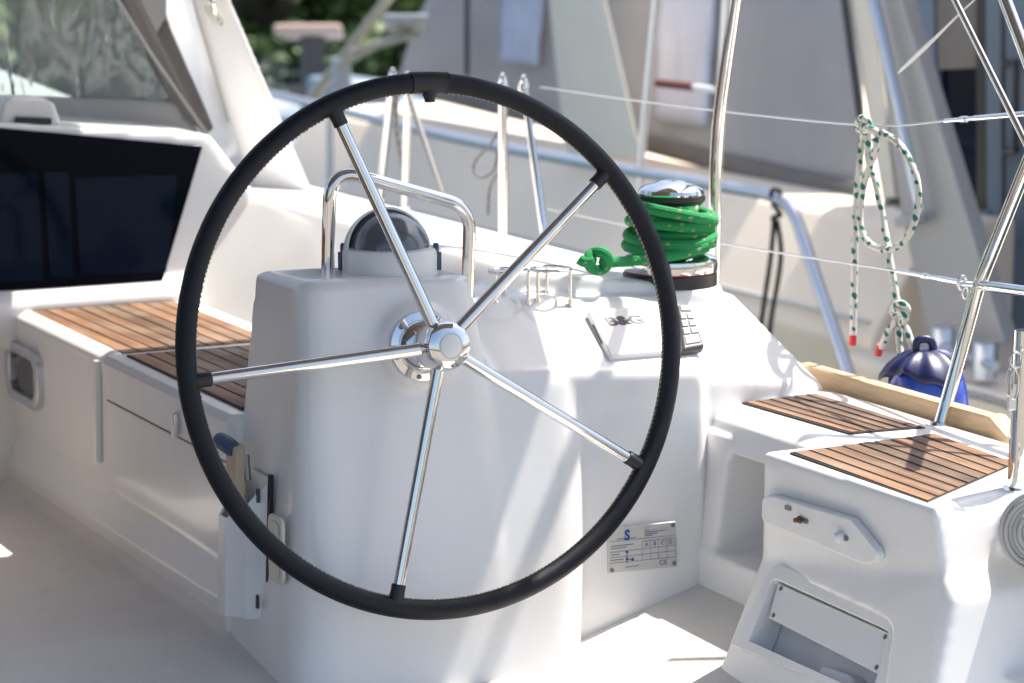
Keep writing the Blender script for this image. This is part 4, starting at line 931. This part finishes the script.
bm = bmesh.new(); extrude(bm, [pc_+RT*a+FW*b_ for a, b_ in ((-.19, -.1), (.185, -.12), (.17, .25), (-.15, .25))], (0, 0, -.05)); obj('flat_cover', bm, 'pinkish', k, bevel=.024, seg=4)
pq_ = EYE+ray(313, 60)*14.1
bm = bmesh.new(); box(bm, V((pq_.x-.055, pq_.y-.05, .0)), V((pq_.x+.055, pq_.y+.05, pc_.z-.05))); obj('post', bm, 'grey', k, bevel=.01)
bm = bmesh.new(); q0 = EYE+ray(352, 80)*13.6; box(bm, V((q0.x-.14, q0.y-.3, 0)), V((q0.x+.12, q0.y+.3, q0.z+.01))); obj('console', bm, 'boatblue', k, bevel=.03)
k, R2, p = boatm('moored_sailboat', 'white boat with dark side windows behind the pale blue boat', 425, 75, 18, 6, 2.2, .55, 'boatwhite', .25)
for a in (-1.6, -.9, -.2, .5):
    bm = bmesh.new(); q0 = R2 @ V((a, -1.0, .1)); box(bm, q0-V((.2, .2, .05)), q0+V((.2, .2, .06))); obj('window', bm, 'black', k)
bm = bmesh.new(); q0 = EYE+ray(395, 22)*11; extrude(bm, [q0+RT*a+FW*b_ for a, b_ in ((-.05, -.1), (.14, -.1), (.14, .3), (-.05, .3))], (0, 0, .022)); 
mm = obj('awning', bm, 'boatwhite', k, bevel=.01)
for i, (x0, y0, x1, y1, lab) in enumerate(((402, -20, 312, 98, 'long buff spar sloping up behind the rim, steepest of its bundle'), (420, 20, 340, 66, 'buff spar below the steepest one in the bundle'), (418, 34, 352, 52, 'flattest buff spar of the bundle by the grey canvas'))):
    tag(tubes('spar', [[PX(x0, y0, 2.9), PX(x1, y1, 2.75)]], .024 if i == 0 else .016, 'spar'), lab, 'spar', 'spars lying by the next boat')
bm = bmesh.new(); q0 = PX(341, 75, 2.8); box(bm, q0-V((.035, .035, .12)), q0+V((.035, .035, .08)))
tag(obj('spar_crutch', bm, 'boatwhite', bevel=.008), 'white upright crutch holding the buff spars', 'crutch')

# trees on the shore
def tree(label, px, dist, hgt, rad, leaf, seed, name='shore_tree', nleaf=4200, ls=.16):
    d = ray(px, 60); d = V((d.x, d.y, 0)).normalized(); p = V((EYE.x, EYE.y, 0))+d*dist; rnd = random.Random(seed)
    z0 = -.42+max(0, p.y-16.5)*.027
    k = thing(name, label, 'tree', (p.x, p.y, z0), 'trees on the far shore')
    bm = bmesh.new(); tp = V((p.x, p.y, z0))
    tube(bm, catmull([tp-V((0, 0, .3)), tp+V((.1, 0, hgt*.3)), tp+V((-.1, .1, hgt*.7))], 5), [.22-.012*i for i in range(11)], 8)
    for _ in range(7):
        a = rnd.uniform(0, 6.28); h0 = rnd.uniform(.15, .6)*hgt
        tube(bm, catmull([tp+V((0, 0, h0)), tp+V((math.cos(a)*rad*.4, math.sin(a)*rad*.4, h0+hgt*.12)), tp+V((math.cos(a)*rad*.8, math.sin(a)*rad*.8, h0+hgt*.2))], 4), [.09-.008*i for i in range(9)], 6)
    obj('trunk', bm, 'bark', k)
    bm = bmesh.new(); cl = []
    for _ in range(40):
        a = rnd.uniform(0, 6.28); h0 = rnd.random()**1.6; rr_ = rad*math.sqrt(max(.05, 1-((h0-.38)/.64)**2))*rnd.uniform(.3, 1)
        cl.append((tp+V((math.cos(a)*rr_, math.sin(a)*rr_, h0*hgt)), rad*rnd.uniform(.25, .48)))
    for _ in range(nleaf):
        c0, cr = rnd.choice(cl); v_ = V((rnd.gauss(0, 1), rnd.gauss(0, 1), rnd.gauss(0, 1))).normalized()*cr*rnd.uniform(.55, 1.05)
        o_ = c0+v_; n_ = (v_.normalized()+V((rnd.gauss(0, .6), rnd.gauss(0, .6), rnd.gauss(0, .6)))).normalized(); u_, w_, _n = frame_of(n_); sz = ls*rnd.uniform(.6, 1.3)
        a = rnd.uniform(0, 6.28); e1_ = (u_*math.cos(a)+w_*math.sin(a))*sz; e2_ = (w_*math.cos(a)-u_*math.sin(a))*sz*.5
        bm.faces.new([bm.verts.new(o_-e1_), bm.verts.new(o_+e2_), bm.verts.new(o_+e1_), bm.verts.new(o_-e2_)])
    obj('crown', bm, M[leaf], k, smooth=False)
tr_ = [(-180, 24, 5, 2.2, 'leaflight', 'light green tree seen through the left part of the clear window'), (-40, 26, 5.5, 2.2, 'leafdark', 'dark tree seen through the middle of the clear window'), (100, 25, 5, 2.0, 'leaflight', 'light green tree showing at the upper right of the clear window'),
       (225, 25, 5, 1.7, 'leafdark', 'dark tree just right of the white arch'), (276, 22.5, 1.3, .9, 'leafmid', 'low bright bush below the pink flat cover'), (315, 27, 6, 2.2, 'leafdark', 'dark tree straight behind the pink flat cover'),
       (375, 23.5, 1.5, .9, 'leaflight', 'light green bush right of the pink flat cover'), (405, 26, 6, 1.8, 'leafmid', 'green tree next to the edge of the grey canvas'), (455, 28, 6, 2.0, 'leafdark', 'dark tree behind the grey canvas'),
       (262, 21.0, .35, .28, 'leafblue', 'pale grey green shrub at the water edge')]
for i, (px, di, hg, ra, lf, lab) in enumerate(tr_): tree(lab, px, di, hg, ra, lf, 20+i, ls=.15 if ra > 1.5 else .10)

# ================================================================== BIMINI (above the frame; shades the cockpit)
k = thing('bimini', 'bimini on a slightly bent bright tube that rises behind the green rope winch', 'bimini', (0, 0, 2.1))
bm = bmesh.new(); G3 = []
nx, nyy = 24, 16; X0, X1, Y0, Y1 = -3.2, 1.13, -1.5, 1.25
top, bot = [], []
for i in range(nx+1):
    a_, b_ = [], []
    for j in range(nyy+1):
        x = X0+(X1-X0)*i/nx; y = Y0+(Y1-Y0)*j/nyy; z = 2.10+.10*(1-((x+1.0)/2.2)**2)-.03*abs(math.sin(PI*j/nyy*2))
        a_.append(bm.verts.new((x, y, z))); b_.append(bm.verts.new((x, y, z-.004)))
    top.append(a_); bot.append(b_)
for i in range(nx):
    for j in range(nyy):
        bm.faces.new((top[i][j], top[i+1][j], top[i+1][j+1], top[i][j+1])); bm.faces.new((bot[i][j], bot[i][j+1], bot[i+1][j+1], bot[i+1][j]))
for i in range(nx):
    for j in (0, nyy): bm.faces.new((top[i][j], top[i+1][j], bot[i+1][j], bot[i][j]))
for j in range(nyy):
    for i in (0, nx): bm.faces.new((top[i][j], top[i][j+1], bot[i][j+1], bot[i][j]))
obj('canopy', bm, 'canvas_dark', k, ang=180)
tubes('edge_tube', [fillet([(1.02, -.03, 1.99), (1.262, .405, 1.95), (1.23, .75, 2.0), (1.05, 1.0, 2.05)], [.1, .1])], .017, 'chrome', k)
tubes('frame_tube', [fillet([(.905, .60, .36), (.9, .586, .60), (.9, .586, .82), (.9, .521, 1.088), (.9, .28, 2.06), (.6, .27, 2.12), (-1.2, .27, 2.14)], [.2, .1, .3, .2, .2])], .0125, 'chrome', k, seg=18)

# sprayhood roof, port half of the cockpit, an added light screen and table (beside and behind the camera's view)
k = bpy.data.objects['sprayhood']
canvas('roof', V((-1.9, 1.98, 1.80)), V((.42, 1.98, 1.62)), V((.42, 1.5, 1.72)), V((-1.9, 1.5, 1.92)), 'canvas_light', .004, .006, 20, 10, 12, k)
bmx = bmesh.new(); box(bmx, (-3.16, -1.4, .75), (-3.15, 2.2, 2.0)); obj('added_light_screen', bmx, 'canvas_dark', bpy.data.objects['bimini'])  # added unseen sheet that blocks sky light from port
ct = thing('added_shade_table', 'unseen teak table on a white stand, added left of the view to shade the bench', 'table', (-1.0, 1.0, 0))  # added unseen table: shades bench and floor, bounces warm tones
bmx = bmesh.new(); box(bmx, (-1.12, .35, 0), (-.86, 1.45, .62)); obj('stand', bmx, 'gel', ct, bevel=.03)
bmx = bmesh.new(); planks(bmx, [(-1.17, .28), (-1.17, 1.52), (-.81, 1.52), (-.81, .28)], 6, .625, .025, .004); obj('top', bmx, ['teak', 'caulk'], ct, smooth=False)
for x_ in (-1.20, -.80):
    bmx = bmesh.new(); box(bmx, (x_, .3, .22), (x_+.022, 1.5, .64)); obj('leaf', bmx, 'teak', ct, bevel=.004)
pb = thing('coaming', 'white coaming along the far side of the cockpit, left of the view', 'coaming', (-2.0, 1, 0))
fused('moulding', [[(x, y, z) for y in (.2, 1.8) for x, z in ((-1.68, .385), (-1.66, .1), (-1.64, -.04), (-2.6, -.04), (-2.6, .385))], [(x, y, z) for y in (.0, 2.4) for x, z in ((-2.1, .36), (-2.3, .6), (-2.65, .57), (-2.75, .2), (-2.7, -.04), (-2.1, -.04))]], 'gel', pb, voxel=.012, it=5)
# ================================================================== LIGHT
sd = V((.53, .10, 1)).normalized()      # towards the sun: high, to starboard
el = math.asin(sd.z); az = math.atan2(sd.x, sd.y)
W_ = bpy.data.worlds.new('World'); S.world = W_; W_.use_nodes = True; nt = W_.node_tree
sky = nt.nodes.new('ShaderNodeTexSky'); sky.sky_type = 'NISHITA'; sky.sun_disc = False; sky.sun_elevation = el; sky.sun_rotation = az
sky.air_density = 1.0; sky.dust_density = 3.0; sky.ozone_density = .55
bg = nt.nodes['Background']; bg.inputs['Strength'].default_value = .13; nt.links.new(sky.outputs['Color'], bg.inputs['Color'])
sl = bpy.data.lights.new('sun', 'SUN'); sl.energy = 4.6; sl.angle = math.radians(.5); sl.color = (1, .95, .87)
so = bpy.data.objects.new('sun', sl); COL.objects.link(so); so.rotation_euler = (-sd).to_track_quat('-Z', 'Y').to_euler(); so.location = sd*20
S.view_settings.view_transform = 'Standard'; S.view_settings.look = 'None'; S.view_settings.gamma = 1; S.view_settings.exposure = 1.02
S.render.engine = 'CYCLES'; S.cycles.max_bounces = 10; S.cycles.transparent_max_bounces = 12
settle()
